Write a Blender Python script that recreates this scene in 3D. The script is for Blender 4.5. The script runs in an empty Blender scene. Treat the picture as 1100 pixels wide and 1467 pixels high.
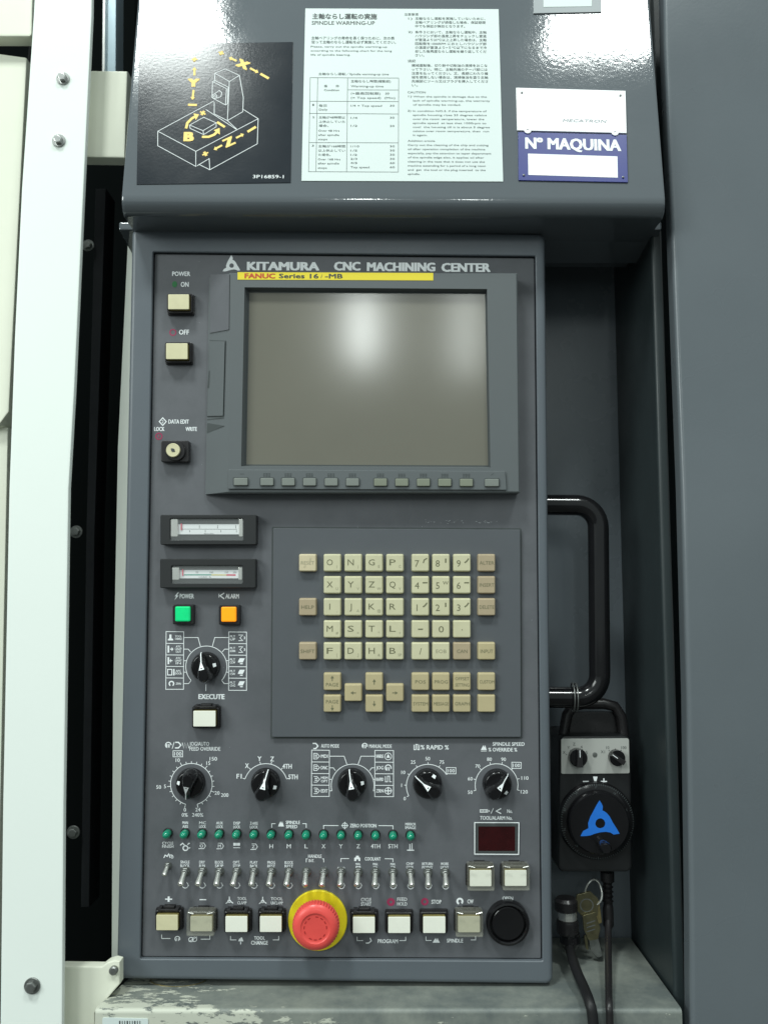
import bpy, bmesh, math, random
from mathutils import Vector, Matrix
from math import radians, sin, cos, pi, atan2, hypot
random.seed(7)
SC = bpy.context.scene
COL = SC.collection

# ------------------------------------------------------------------ camera
F_PX, W_PX, H_PX = 1250.0, 1100.0, 1467.0
PITCH = math.atan(120 / F_PX)
CAM = Vector((0, -0.76, 0))
cam_d = bpy.data.cameras.new('camera')
cam_d.sensor_fit = 'VERTICAL'; cam_d.sensor_height = 36
cam_d.lens = F_PX / H_PX * 36
cam_d.clip_start = 0.02; cam_d.clip_end = 50
cam_d.dof.use_dof = True; cam_d.dof.focus_distance = 0.765; cam_d.dof.aperture_fstop = 9
cam = bpy.data.objects.new('camera', cam_d); COL.objects.link(cam)
cam.location = CAM; cam.rotation_euler = (pi / 2 + PITCH, 0, 0)
SC.camera = cam

# ------------------------------------------------------------------ light
world = bpy.data.worlds.new('World'); SC.world = world; world.use_nodes = True
bgn = world.node_tree.nodes['Background']
bgn.inputs['Color'].default_value = (0.80, 0.93, 0.92, 1); bgn.inputs['Strength'].default_value = 0.50
SC.view_settings.view_transform = 'Standard'; SC.view_settings.look = 'None'
SC.view_settings.exposure = 0.0; SC.view_settings.gamma = 1.0

def area(name, loc, target, sx, sy, power, color=(0.93, 1.0, 0.97)):
    l = bpy.data.lights.new(name, 'AREA'); l.shape = 'RECTANGLE'; l.size = sx; l.size_y = sy
    l.energy = power; l.color = color
    o = bpy.data.objects.new(name, l); COL.objects.link(o); o.location = loc
    d = Vector(target) - Vector(loc); o.rotation_euler = d.to_track_quat('-Z', 'Y').to_euler()
    return o
# fluorescent fittings under the ceiling, above and behind the photographer
area('ceiling_lamp', (-0.74, -1.38, 2.3), (-0.74, -1.38, 0), 0.42, 0.50, 46)
area('ceiling_lamp', (0.71, -1.42, 2.3), (0.71, -1.42, 0), 0.34, 0.36, 28)
# bright openings across the hall
area('hall_lamp', (-0.13, -4.5, 1.30), (0, 0, 0.1), 0.13, 0.40, 8)
area('hall_lamp', (0.50, -4.5, 1.28), (0, 0, 0.1), 0.12, 0.50, 4)
area('hall_lamp', (-3.2, -3.0, 1.5), (-0.3, 0, 0), 1.6, 1.6, 85)

# ------------------------------------------------------------------ materials
MATS = {}
def N(nt, t, **kw):
    n = nt.nodes.new(t)
    for k, v in kw.items():
        if k in n.inputs: n.inputs[k].default_value = v
        else: setattr(n, k, v)
    return n
def mat(name, color, rough=0.5, metal=0.0, peel=0.0, peel_scale=900, mottle=0.0, mscale=30, coat=0.0,
        emit=None, estr=0.0, alpha=1.0, trans=0.0, ior=1.45, grime=None, spec=0.5, rvar=0.0, dent=0.0):
    if name in MATS: return MATS[name]
    m = bpy.data.materials.new(name); m.use_nodes = True; nt = m.node_tree
    b = nt.nodes['Principled BSDF']
    b.inputs['Base Color'].default_value = (*color, 1); b.inputs['Roughness'].default_value = rough
    b.inputs['Metallic'].default_value = metal; b.inputs['IOR'].default_value = ior
    b.inputs['Specular IOR Level'].default_value = spec
    b.inputs['Coat Weight'].default_value = coat; b.inputs['Coat Roughness'].default_value = 0.08
    b.inputs['Transmission Weight'].default_value = trans; b.inputs['Alpha'].default_value = alpha
    if emit: b.inputs['Emission Color'].default_value = (*emit, 1); b.inputs['Emission Strength'].default_value = estr
    tc = None
    def geo():
        nonlocal tc
        if tc is None: tc = N(nt, 'ShaderNodeNewGeometry')
        return tc.outputs['Position']
    col = None
    if mottle > 0:
        n = N(nt, 'ShaderNodeTexNoise', Scale=mscale, Detail=6.0, Roughness=0.65); nt.links.new(geo(), n.inputs['Vector'])
        mx = N(nt, 'ShaderNodeMix', data_type='RGBA')
        mx.inputs[6].default_value = (*[max(0, c * (1 - mottle)) for c in color], 1)
        mx.inputs[7].default_value = (*[min(1, c * (1 + mottle)) for c in color], 1)
        nt.links.new(n.outputs['Fac'], mx.inputs[0]); col = mx.outputs[2]
        if rvar > 0:
            n2 = N(nt, 'ShaderNodeTexNoise', Scale=mscale * 0.6, Detail=5.0, Roughness=0.6); nt.links.new(geo(), n2.inputs['Vector'])
            mr = N(nt, 'ShaderNodeMapRange'); mr.inputs[1].default_value = 0.3; mr.inputs[2].default_value = 0.7
            mr.inputs[3].default_value = max(0.03, rough - rvar); mr.inputs[4].default_value = rough + rvar
            nt.links.new(n2.outputs['Fac'], mr.inputs[0]); nt.links.new(mr.outputs[0], b.inputs['Roughness'])
    if grime:
        gcol, gscale, glo, ghi = grime
        n = N(nt, 'ShaderNodeTexNoise', Scale=gscale, Detail=9.0, Roughness=0.72); nt.links.new(geo(), n.inputs['Vector'])
        r = N(nt, 'ShaderNodeValToRGB'); r.color_ramp.elements[0].position = glo; r.color_ramp.elements[1].position = ghi
        nt.links.new(n.outputs['Fac'], r.inputs['Fac'])
        mx = N(nt, 'ShaderNodeMix', data_type='RGBA'); mx.inputs[7].default_value = (*gcol, 1)
        if col: nt.links.new(col, mx.inputs[6])
        else: mx.inputs[6].default_value = (*color, 1)
        nt.links.new(r.outputs['Color'], mx.inputs[0]); col = mx.outputs[2]
    if col: nt.links.new(col, b.inputs['Base Color'])
    if peel > 0:
        n = N(nt, 'ShaderNodeTexNoise', Scale=peel_scale, Detail=2.0); nt.links.new(geo(), n.inputs['Vector'])
        bp = N(nt, 'ShaderNodeBump', Strength=1.0, Distance=peel); nt.links.new(n.outputs['Fac'], bp.inputs['Height'])
        if dent > 0:
            nd = N(nt, 'ShaderNodeTexNoise', Scale=5.0, Detail=1.0); nt.links.new(geo(), nd.inputs['Vector'])
            bd = N(nt, 'ShaderNodeBump', Strength=1.0, Distance=dent); nt.links.new(nd.outputs['Fac'], bd.inputs['Height']); nt.links.new(bd.outputs[0], bp.inputs['Normal'])
        nt.links.new(bp.outputs[0], b.inputs['Normal'])
    MATS[name] = m; return m

M_FRAME = mat('grey_green_paint', (0.114, 0.132, 0.150), 0.34, peel=0.00005, peel_scale=500, mottle=0.06, mscale=14, rvar=0.08)
M_PLATE = mat('faceplate_vinyl', (0.120, 0.126, 0.138), 0.50, peel=0.00004, peel_scale=2600, mottle=0.14, mscale=22, rvar=0.10, grime=((0.085, 0.092, 0.10), 9, 0.45, 0.75))
M_BEZEL = mat('bezel_plastic', (0.112, 0.126, 0.131), 0.50, peel=0.00004, peel_scale=2600, mottle=0.05, mscale=20, rvar=0.05)
M_CAB = mat('cabinet_gloss_paint', (0.104, 0.120, 0.132), 0.07, peel=0.000040, peel_scale=300, mottle=0.05, mscale=12, rvar=0.04, spec=0.9)
M_COLUMN = mat('column_paint', (0.118, 0.137, 0.150), 0.30, peel=0.00006, peel_scale=420, mottle=0.09, mscale=7, rvar=0.12, dent=0.008, grime=((0.20, 0.23, 0.23), 38, 0.72, 0.80))
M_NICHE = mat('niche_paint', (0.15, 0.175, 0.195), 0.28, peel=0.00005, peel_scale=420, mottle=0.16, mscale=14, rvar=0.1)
M_NICHE_SHADE = mat('niche_paint_shaded', (0.022, 0.031, 0.033), 0.42, peel=0.00005, peel_scale=420, mottle=0.2, mscale=14, rvar=0.1)  # niche paint darkened; the side wall's shade is put into the colour
M_WHITE = mat('white_post_paint', (0.82, 0.88, 0.83), 0.42, peel=0.00004, peel_scale=420, mottle=0.02, mscale=9)
M_CREAM = mat('cream_paint', (0.78, 0.80, 0.67), 0.45, mottle=0.05, mscale=14, grime=((0.30, 0.31, 0.24), 22, 0.66, 0.78))
M_PALE = mat('pale_green_paint', (0.80, 0.84, 0.76), 0.45, mottle=0.04, mscale=14, grime=((0.12, 0.14, 0.12), 60, 0.70, 0.74))
M_VOID = mat('slot_shade_black', (0.004, 0.005, 0.005), 0.9, spec=0.0)  # black stands for the slot's darkness, shade put into the colour
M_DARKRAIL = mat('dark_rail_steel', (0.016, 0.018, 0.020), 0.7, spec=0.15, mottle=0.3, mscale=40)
M_RAIL = mat('blued_rail_steel', (0.30, 0.38, 0.42), 0.3, metal=0.7, mottle=0.2, mscale=40)
M_STEEL = mat('bolt_steel', (0.55, 0.56, 0.54), 0.28, metal=1.0, mottle=0.2, mscale=300)
M_DSTEEL = mat('dull_bolt_steel', (0.22, 0.23, 0.22), 0.4, metal=0.8, mottle=0.3, mscale=300)
M_CHROME = mat('chrome', (0.74, 0.74, 0.70), 0.24, metal=0.78, mottle=0.1, mscale=500)
M_BRASS = mat('worn_brass', (0.42, 0.34, 0.16), 0.35, metal=0.9, mottle=0.4, mscale=120)
M_BLACK = mat('black_plastic', (0.012, 0.013, 0.014), 0.38, mottle=0.2, mscale=60, rvar=0.08)
M_GLOSSB = mat('gloss_black', (0.008, 0.008, 0.009), 0.13, mottle=0.2, mscale=60, rvar=0.05)
M_SATB = mat('satin_black', (0.018, 0.017, 0.018), 0.30, mottle=0.2, mscale=60, rvar=0.08)
M_METERB = mat('meter_black', (0.020, 0.022, 0.023), 0.45, peel=0.00003, peel_scale=2500)
M_RUBBER = mat('rubber', (0.010, 0.010, 0.011), 0.5)
M_PRINT = mat('white_print', (0.88, 0.92, 0.93), 0.6)
M_INK = mat('dark_ink', (0.06, 0.07, 0.07), 0.6)
M_GREYINK = mat('grey_ink', (0.09, 0.11, 0.11), 0.6)
M_KEYINK = mat('key_ink', (0.16, 0.16, 0.09), 0.6)
M_FAINT = mat('faint_ink', (0.33, 0.32, 0.21), 0.6)
M_SCREEN = mat('screen_glass', (0.158, 0.152, 0.122), 0.14, mottle=0.10, mscale=9, spec=0.62)
M_YELSTRIP = mat('yellow_strip', (0.80, 0.66, 0.04), 0.4)
M_RED = mat('red_print', (0.55, 0.09, 0.03), 0.5)
M_MAGENTA = mat('magenta_print', (0.33, 0.03, 0.09), 0.6)
M_GREENP = mat('green_print', (0.02, 0.16, 0.05), 0.6)
M_CAPCREAM = mat('aged_cream_cap', (0.66, 0.62, 0.40), 0.4, mottle=0.12, mscale=120)
M_CAPWHITE = mat('white_cap', (0.88, 0.89, 0.78), 0.35, mottle=0.04, mscale=120)
M_CAPBEIGE = mat('dull_beige_cap', (0.48, 0.47, 0.34), 0.4, mottle=0.12, mscale=120)
M_CAPSIDE = mat('amber_cap_side', (0.26, 0.22, 0.08), 0.4, mottle=0.4, mscale=300)
M_GUARD = mat('clear_guard', (0.75, 0.75, 0.62), 0.12, alpha=0.13, mottle=0.1, mscale=200)
M_GREENL = mat('green_lens', (0.005, 0.50, 0.16), 0.25, emit=(0.0, 0.55, 0.18), estr=0.55, mottle=0.25, mscale=160)
M_ORANGEL = mat('orange_lens', (0.85, 0.30, 0.01), 0.3, emit=(1.0, 0.30, 0.0), estr=0.65, mottle=0.15, mscale=160)
M_LED = mat('green_led_lens', (0.005, 0.260, 0.150), 0.12, mottle=0.3, mscale=700, coat=0.6)
M_YELRING = mat('yellow_plate', (0.82, 0.68, 0.02), 0.35, mottle=0.08, mscale=60)
M_REDCAP = mat('red_mushroom', (0.80, 0.090, 0.078), 0.32, mottle=0.16, mscale=70, rvar=0.08)
M_REDIN = mat('red_recess', (0.62, 0.05, 0.02), 0.4)
M_REDARROW = mat('dark_red_arrows', (0.38, 0.02, 0.02), 0.5)
M_DISPRED = mat('dark_red_window', (0.030, 0.003, 0.004), 0.25, mottle=0.5, mscale=90)
M_SEG = mat('unlit_segment', (0.055, 0.006, 0.007), 0.3)
M_KEYG = mat('key_pale_green', (0.60, 0.575, 0.385), 0.48, mottle=0.14, mscale=45)
M_KEYB = mat('key_beige', (0.43, 0.35, 0.23), 0.48, mottle=0.14, mscale=45)
M_KEYY = mat('key_sand', (0.48, 0.41, 0.24), 0.48, mottle=0.14, mscale=45)
M_KEYP = mat('key_peach', (0.62, 0.54, 0.36), 0.48, mottle=0.14, mscale=45)
M_SOFT = mat('soft_key_grey', (0.20, 0.22, 0.20), 0.5, mottle=0.1, mscale=90)
M_SOFTG = mat('soft_key_olive', (0.21, 0.23, 0.175), 0.5, mottle=0.1, mscale=90)
M_SIGNB = mat('black_sign_film', (0.014, 0.019, 0.025), 0.15, peel=0.00003, peel_scale=420, mottle=0.2, mscale=16, rvar=0.04, spec=0.35)
M_SIGNW = mat('white_sign_film', (0.64, 0.72, 0.70), 0.5, mottle=0.02, mscale=20)
M_LINE = mat('diagram_line', (0.74, 0.78, 0.78), 0.5)
M_AMBER = mat('diagram_yellow', (0.95, 0.68, 0.18), 0.5)
M_NPWHITE = mat('nameplate_white', (0.88, 0.88, 0.90), 0.4)
M_NPBLUE = mat('nameplate_blue', (0.028, 0.040, 0.21), 0.35, mottle=0.1, mscale=60)
M_METAL = mat('pendant_plate', (0.46, 0.47, 0.44), 0.42, metal=0.15, mottle=0.05, mscale=60)
M_BLUE = mat('blue_emblem', (0.015, 0.16, 0.62), 0.4, mottle=0.15, mscale=90)
M_CLEAR = mat('clear_sleeve', (0.30, 0.33, 0.34), 0.45, mottle=0.05, mscale=40)
M_GLASS = mat('meter_window', (0.9, 0.95, 0.95), 0.05, alpha=0.13, mottle=0.02)
M_SCALE = mat('meter_scale', (0.78, 0.80, 0.80), 0.5)
M_TEAL = mat('teal_band', (0.03, 0.28, 0.20), 0.5)
M_OCHRE = mat('ochre_band', (0.62, 0.52, 0.12), 0.5)
M_REDBAND = mat('red_band', (0.62, 0.05, 0.10), 0.5)
M_KEYMETAL = mat('tarnished_metal', (0.20, 0.185, 0.11), 0.30, metal=0.9, mottle=0.45, mscale=110)

# ledge paint: worn through to pale primer along the front edge and on the left
def ledge_mat():
    m = bpy.data.materials.new('worn_ledge_paint'); m.use_nodes = True; nt = m.node_tree; b = nt.nodes['Principled BSDF']
    g = N(nt, 'ShaderNodeNewGeometry'); sep = N(nt, 'ShaderNodeSeparateXYZ'); nt.links.new(g.outputs['Position'], sep.inputs[0])
    mp = N(nt, 'ShaderNodeMapping'); mp.inputs['Scale'].default_value = (0.55, 1.6, 1.6); nt.links.new(g.outputs['Position'], mp.inputs[0])
    n = N(nt, 'ShaderNodeTexNoise', Scale=95.0, Detail=10.0, Roughness=0.74); nt.links.new(mp.outputs[0], n.inputs['Vector'])
    n2 = N(nt, 'ShaderNodeTexNoise', Scale=16.0, Detail=6.0, Roughness=0.7); nt.links.new(g.outputs['Position'], n2.inputs['Vector'])
    def mrange(src, a, b_, c, d):
        r = N(nt, 'ShaderNodeMapRange'); r.inputs[1].default_value = a; r.inputs[2].default_value = b_
        r.inputs[3].default_value = c; r.inputs[4].default_value = d; nt.links.new(src, r.inputs[0]); return r.outputs[0]
    def math_(op, a, c):
        q = N(nt, 'ShaderNodeMath', operation=op)
        for i, v in enumerate((a, c)):
            if isinstance(v, float): q.inputs[i].default_value = v
            else: nt.links.new(v, q.inputs[i])
        return q.outputs[0]
    edge = mrange(sep.outputs['Y'], -0.033, -0.018, 0.12, -0.03)
    left = mrange(sep.outputs['X'], -0.20, -0.02, 0.20, -0.07)
    s = math_('ADD', math_('ADD', n.outputs['Fac'], edge), left)
    chip = mrange(s, 0.665, 0.685, 0.0, 1.0)
    dust = mrange(n2.outputs['Fac'], 0.38, 0.70, 0.0, 0.7)
    c1 = N(nt, 'ShaderNodeMix', data_type='RGBA'); c1.inputs[6].default_value = (0.125, 0.145, 0.140, 1); c1.inputs[7].default_value = (0.34, 0.36, 0.31, 1)
    nt.links.new(dust, c1.inputs[0])
    c2 = N(nt, 'ShaderNodeMix', data_type='RGBA'); c2.inputs[7].default_value = (0.55, 0.57, 0.48, 1)
    nt.links.new(chip, c2.inputs[0]); nt.links.new(c1.outputs[2], c2.inputs[6]); nt.links.new(c2.outputs[2], b.inputs['Base Color'])
    b.inputs['Roughness'].default_value = 0.48
    bp = N(nt, 'ShaderNodeBump', Strength=0.6, Distance=0.0003); nt.links.new(chip, bp.inputs['Height']); nt.links.new(bp.outputs[0], b.inputs['Normal'])
    return m
M_LEDGE = ledge_mat()

# ------------------------------------------------------------------ frames (planes in the place)
CT, ST = cos(PITCH), sin(PITCH)
def ray(px, py):
    x, y = (px - 550) / F_PX, (733.5 - py) / F_PX
    return Vector((x, CT - y * ST, ST + y * CT))
class Frame:
    def __init__(s, M):
        s.M = M; s.I = M.inverted(); s.R = s.I.to_3x3(); s.o = s.I @ CAM; s.h = 0.0
    def at(s, px, py, h=None):
        h = s.h if h is None else h
        d = s.R @ ray(px, py); t = (-h - s.o.y) / d.y; p = s.o + d * t
        return (p.x, p.z)
    def sc(s, px, py, h=None):
        a = s.at(px, py, h); b = s.at(px + 1, py, h); return hypot(b[0] - a[0], b[1] - a[1])
def rot_frame(origin, tilt, roll=0):
    return Frame(Matrix.Translation(origin) @ Matrix.Rotation(radians(tilt), 4, 'X') @ Matrix.Rotation(radians(roll), 4, 'Y'))
WORLD = Frame(Matrix.Identity(4))
CON = rot_frame((0, 0, 0), 2.0, 0.3)
CAB = rot_frame((0, -0.06, 0.31), -8.0, 0.25)

# ------------------------------------------------------------------ mesh helpers
def inset(pts, d):
    if abs(d) < 1e-9: return list(pts)
    n = len(pts); out = []
    for i in range(n):
        a, b, c = Vector(pts[i - 1]), Vector(pts[i]), Vector(pts[(i + 1) % n])
        e1 = (b - a); e2 = (c - b)
        if e1.length < 1e-9: e1 = e2
        if e2.length < 1e-9: e2 = e1
        e1.normalize(); e2.normalize()
        n1 = Vector((-e1.y, e1.x)); n2 = Vector((-e2.y, e2.x)); m = n1 + n2
        k = m.dot(n1)
        m = m / max(k, 0.35)
        out.append((b.x + m.x * d, b.y + m.y * d))
    return out
def ccw(pts):
    a = sum(pts[i - 1][0] * pts[i][1] - pts[i][0] * pts[i - 1][1] for i in range(len(pts)))
    return list(pts) if a > 0 else list(pts)[::-1]
def rounded(pts, r, seg=4):
    pts = ccw(pts); n = len(pts); out = []
    for i in range(n):
        a, b, c = Vector(pts[i - 1]), Vector(pts[i]), Vector(pts[(i + 1) % n])
        u = (a - b).normalized(); v = (c - b).normalized(); ang = u.angle(v)
        t = min(r / math.tan(ang / 2), (a - b).length * .49, (c - b).length * .49); rr = t * math.tan(ang / 2)
        p0 = b + u * t; p1 = b + v * t
        ctr = b + (u + v).normalized() * (rr / sin(ang / 2))
        a0 = atan2(p0.y - ctr.y, p0.x - ctr.x); a1 = atan2(p1.y - ctr.y, p1.x - ctr.x)
        da = (a1 - a0 + pi) % (2 * pi) - pi
        for k in range(seg + 1):
            q = a0 + da * k / seg; out.append((ctr.x + rr * cos(q), ctr.y + rr * sin(q)))
    return out
def rect(cx, cz, w, h, rot=0):
    p = [(-w / 2, -h / 2), (w / 2, -h / 2), (w / 2, h / 2), (-w / 2, h / 2)]
    c, s = cos(rot), sin(rot)
    return [(cx + x * c - z * s, cz + x * s + z * c) for x, z in p]
def circ(cx, cz, r, n=24, rx=None):
    return [(cx + r * cos(2 * pi * i / n), cz + r * sin(2 * pi * i / n)) for i in range(n)]

GLY = {}
CAPH = 0.691
def glyphs(s, bold=0.0, shear=0.0):
    k = (s, bold, shear)
    if k not in GLY:
        c = bpy.data.curves.new('t', 'FONT'); c.body = s; c.resolution_u = 2; c.offset = bold; c.shear = shear
        o = bpy.data.objects.new('t', c); m = o.to_mesh()
        GLY[k] = ([(v.co.x, v.co.y) for v in m.vertices], [tuple(p.vertices) for p in m.polygons])
        o.to_mesh_clear(); bpy.data.objects.remove(o); bpy.data.curves.remove(c)
    return GLY[k]

ORG = {}; FRM = {}
class MB:
    def __init__(s, frame): s.f = frame; s.v = []; s.fc = []; s.mi = []
    def add(s, vs, fs, mi=0):
        o = len(s.v); s.v += [tuple(v) for v in vs]
        for f in fs: s.fc.append(tuple(i + o for i in f)); s.mi.append(mi)
        return s
    def solid(s, pts, prof, mi=0, back=True, cap=True, capmi=None):
        """outline in (x,z), prof = [(height towards the viewer, inset)...] back to front"""
        pts = ccw(pts); n = len(pts); vs = []; fs = []
        for (h, d) in prof: vs += [(x, -h, z) for x, z in inset(pts, d)]
        for k in range(len(prof) - 1):
            for i in range(n):
                j = (i + 1) % n; fs.append((k * n + i, k * n + j, (k + 1) * n + j, (k + 1) * n + i))
        s.add(vs, fs, mi)
        if cap: s.add([(x, -prof[-1][0], z) for x, z in inset(pts, prof[-1][1])], [tuple(range(n))], mi if capmi is None else capmi)
        if back: s.add([(x, -prof[0][0], z) for x, z in inset(pts, prof[0][1])], [tuple(range(n))[::-1]], mi)
        return s
    def box(s, pts, h0, h1, bev=0.0006, mi=0, back=True):
        return s.solid(pts, [(h0, 0), (h1 - bev, 0), (h1 - bev * .3, bev * .3), (h1, bev)], mi, back)
    def flat(s, pts, h, mi=0):
        pts = ccw(pts); return s.add([(x, -h, z) for x, z in pts], [tuple(range(len(pts)))], mi)
    def lathe(s, cx, cz, prof, n=32, mi=0, cap=True):
        vs = []; fs = []
        for (r, h) in prof: vs += [(cx + r * cos(2 * pi * i / n), -h, cz + r * sin(2 * pi * i / n)) for i in range(n)]
        for k in range(len(prof) - 1):
            for i in range(n):
                j = (i + 1) % n; fs.append((k * n + i, k * n + j, (k + 1) * n + j, (k + 1) * n + i))
        if cap: fs.append(tuple((len(prof) - 1) * n + i for i in range(n)))
        return s.add(vs, fs, mi)
    def tube(s, path, r, n=12, mi=0, caps=True):
        P = [Vector(p) for p in path]; vs = []; fs = []; up = None
        for i, p in enumerate(P):
            t = (P[min(i + 1, len(P) - 1)] - P[max(i - 1, 0)]).normalized()
            if up is None:
                up = t.orthogonal().normalized()
            up = (up - t * up.dot(t)).normalized(); b = t.cross(up)
            rr = r[i] if isinstance(r, (list, tuple)) else r
            vs += [p + (up * cos(2 * pi * k / n) + b * sin(2 * pi * k / n)) * rr for k in range(n)]
        for i in range(len(P) - 1):
            for k in range(n):
                j = (k + 1) % n; fs.append((i * n + k, i * n + j, (i + 1) * n + j, (i + 1) * n + k))
        if caps: fs.append(tuple(range(n))[::-1]); fs.append(tuple((len(P) - 1) * n + k for k in range(n)))
        return s.add(vs, fs, mi)
    # ---- print, authored in photograph pixels on the plane at height h
    def line(s, pts, w, h, mi=0, closed=False):
        sc = s.f.sc(*pts[0], h) * w / 2; P = [Vector(s.f.at(x, y, h)) for x, y in pts]; n = len(P); L = []
        for i in range(n):
            a = P[i - 1] if (i > 0 or closed) else P[i]; c = P[(i + 1) % n] if (i < n - 1 or closed) else P[i]
            e1 = P[i] - a; e2 = c - P[i]
            if e1.length < 1e-9: e1 = e2
            if e2.length < 1e-9: e2 = e1
            e1.normalize(); e2.normalize(); n1 = Vector((-e1.y, e1.x)); n2 = Vector((-e2.y, e2.x)); m = n1 + n2
            m = m / max(m.dot(n1), 0.5) * sc; L.append((P[i] + m, P[i] - m))
        vs = []; fs = []
        for a, b in L: vs += [(a.x, -h, a.y), (b.x, -h, b.y)]
        for i in range(n if closed else n - 1):
            j = (i + 1) % n; fs.append((2 * i, 2 * i + 1, 2 * j + 1, 2 * j))
        return s.add(vs, fs, mi)
    def arc(s, cx, cy, r, a0, a1, w, h, mi=0):
        n = max(6, int(abs(a1 - a0) / 7)); closed = abs(a1 - a0) >= 359.9
        pts = [(cx + r * sin(radians(a0 + (a1 - a0) * i / n)), cy - r * cos(radians(a0 + (a1 - a0) * i / n))) for i in range(n + (0 if closed else 1))]
        return s.line(pts, w, h, mi, closed)
    def poly(s, pts, h, mi=0): return s.flat([s.f.at(x, y, h) for x, y in pts], h, mi)
    def text(s, t, px, py, cap, h, mi=0, width=None, al='C', bold=0.02, rot=0, shear=0.0):
        """py = middle of the capitals, cap = capital height in pixels"""
        vs, fs = glyphs(t, 0.0, shear)
        if not vs: return s
        x0 = min(v[0] for v in vs); x1 = max(v[0] for v in vs)
        sc = s.f.sc(px, py, h); k = cap / CAPH * sc; kx = k if width is None else width * sc / max(x1 - x0, 1e-6)
        ox, oz = s.f.at(px, py, h); off = {'C': (x0 + x1) / 2, 'L': x0, 'R': x1}[al]
        c, sn = cos(radians(rot)), sin(radians(rot))
        # heavier strokes: a few offset impressions, each a hair above the last
        if bold <= 0: sh = [(0, 0)]
        elif bold <= 0.022: sh = [(-.5, 0), (.5, 0)]
        else: sh = [(-.6, -.25), (.6, -.25), (-.6, .25), (.6, .25), (0, 0)]
        for q, (sx_, sy_) in enumerate(sh):
            out = []
            for x, y in vs:
                X = (x - off) * kx + sx_ * bold * 1.3 * k; Y = (y - CAPH / 2) * k + sy_ * bold * 1.3 * k
                out.append((ox + X * c + Y * sn, -h - q * 0.000012, oz - X * sn + Y * c))
            s.add(out, fs, mi)
        return s
    def build(s, name, mats, parent=None, smooth=True, label=None, cat=None, group=None, kind=None, recalc=True):
        mats = mats if isinstance(mats, (list, tuple)) else [mats]
        n = len(s.v)
        xs = [v[0] for v in s.v]; ys = [v[1] for v in s.v]; zs = [v[2] for v in s.v]
        c = Vector(((min(xs) + max(xs)) / 2, max(ys), (min(zs) + max(zs)) / 2))
        me = bpy.data.meshes.new(name)
        me.from_pydata([(v[0] - c.x, v[1] - c.y, v[2] - c.z) for v in s.v], [], s.fc)
        for m in mats: me.materials.append(m)
        me.polygons.foreach_set('material_index', s.mi)
        if recalc:
            bm = bmesh.new(); bm.from_mesh(me); bmesh.ops.remove_doubles(bm, verts=bm.verts, dist=1e-7)
            bmesh.ops.recalc_face_normals(bm, faces=bm.faces); bm.to_mesh(me); bm.free()
        if smooth:
            me.polygons.foreach_set('use_smooth', [True] * len(me.polygons)); me.set_sharp_from_angle(angle=radians(32))
        me.update()
        o = bpy.data.objects.new(name, me); COL.objects.link(o)
        if smooth:
            wn = o.modifiers.new('weighted_normal', 'WEIGHTED_NORMAL'); wn.keep_sharp = True; wn.weight = 90; ORG[o.name] = c; FRM[o.name] = s.f
        if parent:
            o.parent = parent; o.location = c - ORG[parent.name]
        else: o.matrix_world = s.f.M @ Matrix.Translation(c)
        tag(o, label, cat, group, kind); return o
def tag(o, label=None, cat=None, group=None, kind=None):
    if label: o['label'] = label
    if cat: o['category'] = cat
    if group: o['group'] = group
    if kind: o['kind'] = kind
def thing(name, frame, org, label, cat, group=None):
    o = bpy.data.objects.new(name, None); o.empty_display_size = 0.02; COL.objects.link(o)
    o.matrix_world = frame.M @ Matrix.Translation(Vector(org)); ORG[o.name] = Vector(org); tag(o, label, cat, group); return o
def R4(f, x0, y0, x1, y1, h): return [f.at(x0, y1, h), f.at(x1, y1, h), f.at(x1, y0, h), f.at(x0, y0, h)]
def Q(f, pts, h): return ccw([f.at(x, y, h) for x, y in pts])

# ================================================================== SETTING (world frame, h = -y)
Wf = WORLD
def wall(name, pts, h0, h1, m, bev=0.001, **kw):
    return MB(Wf).box(Q(Wf, pts, h1), h0, h1, bev).build(name, m, **kw)
S = dict(kind='structure')
wall('slot_dark_backdrop', [(-200, -100), (330, -100), (330, 1560), (-200, 1560)], -0.30, -0.26, M_VOID, **S)  # black backdrop that closes the slot with painted darkness
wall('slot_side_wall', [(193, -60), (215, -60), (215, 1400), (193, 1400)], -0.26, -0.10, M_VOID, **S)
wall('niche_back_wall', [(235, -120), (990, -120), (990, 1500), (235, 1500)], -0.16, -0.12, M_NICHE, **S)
M_FLOOR = mat('hall_concrete', (0.065, 0.065, 0.06), 0.6, mottle=0.2, mscale=2)
MB(Wf).add([(-7, 1, -1.25), (7, 1, -1.25), (7, -9, -1.25), (-7, -9, -1.25)], [(0, 1, 2, 3)]).build('floor', M_FLOOR, kind='structure')
# niche side wall with a rolled front edge
x_side = Wf.at(891, 853, -0.12)[0]
zb = Wf.at(500, 1500, 0)[1]; zt = Wf.at(500, -90, 0)[1]
def prism_z(name, prof, z0, z1, mats, **kw):
    """cross-section in (x, h) extruded between heights; prof CCW seen from above"""
    mb = MB(kw.pop('frame', Wf)); n = len(prof); vs = [(x, -h, z0) for x, h in prof] + [(x, -h, z1) for x, h in prof]
    fs = [(i, (i + 1) % n, n + (i + 1) % n, n + i) for i in range(n)] + [tuple(range(n)), tuple(range(n, 2 * n))]
    mb.add(vs, fs); return mb.build(name, mats, **kw)
rr = 0.0035
prof = []+ [(x_side + rr - rr * cos(a), 0.002 + rr * sin(a)) for a in [i * pi / 2 / 6 for i in range(7)]]
prof += [(x_side + 0.008, 0.002 + rr), (x_side + 0.0095, 0.004), (x_side + 0.0095, -0.02), (x_side + 0.07, -0.02), (x_side + 0.07, -0.119), (x_side, -0.119)]
prism_z('niche_side_wall', prof, zb, zt, M_NICHE_SHADE, **S)

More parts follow.
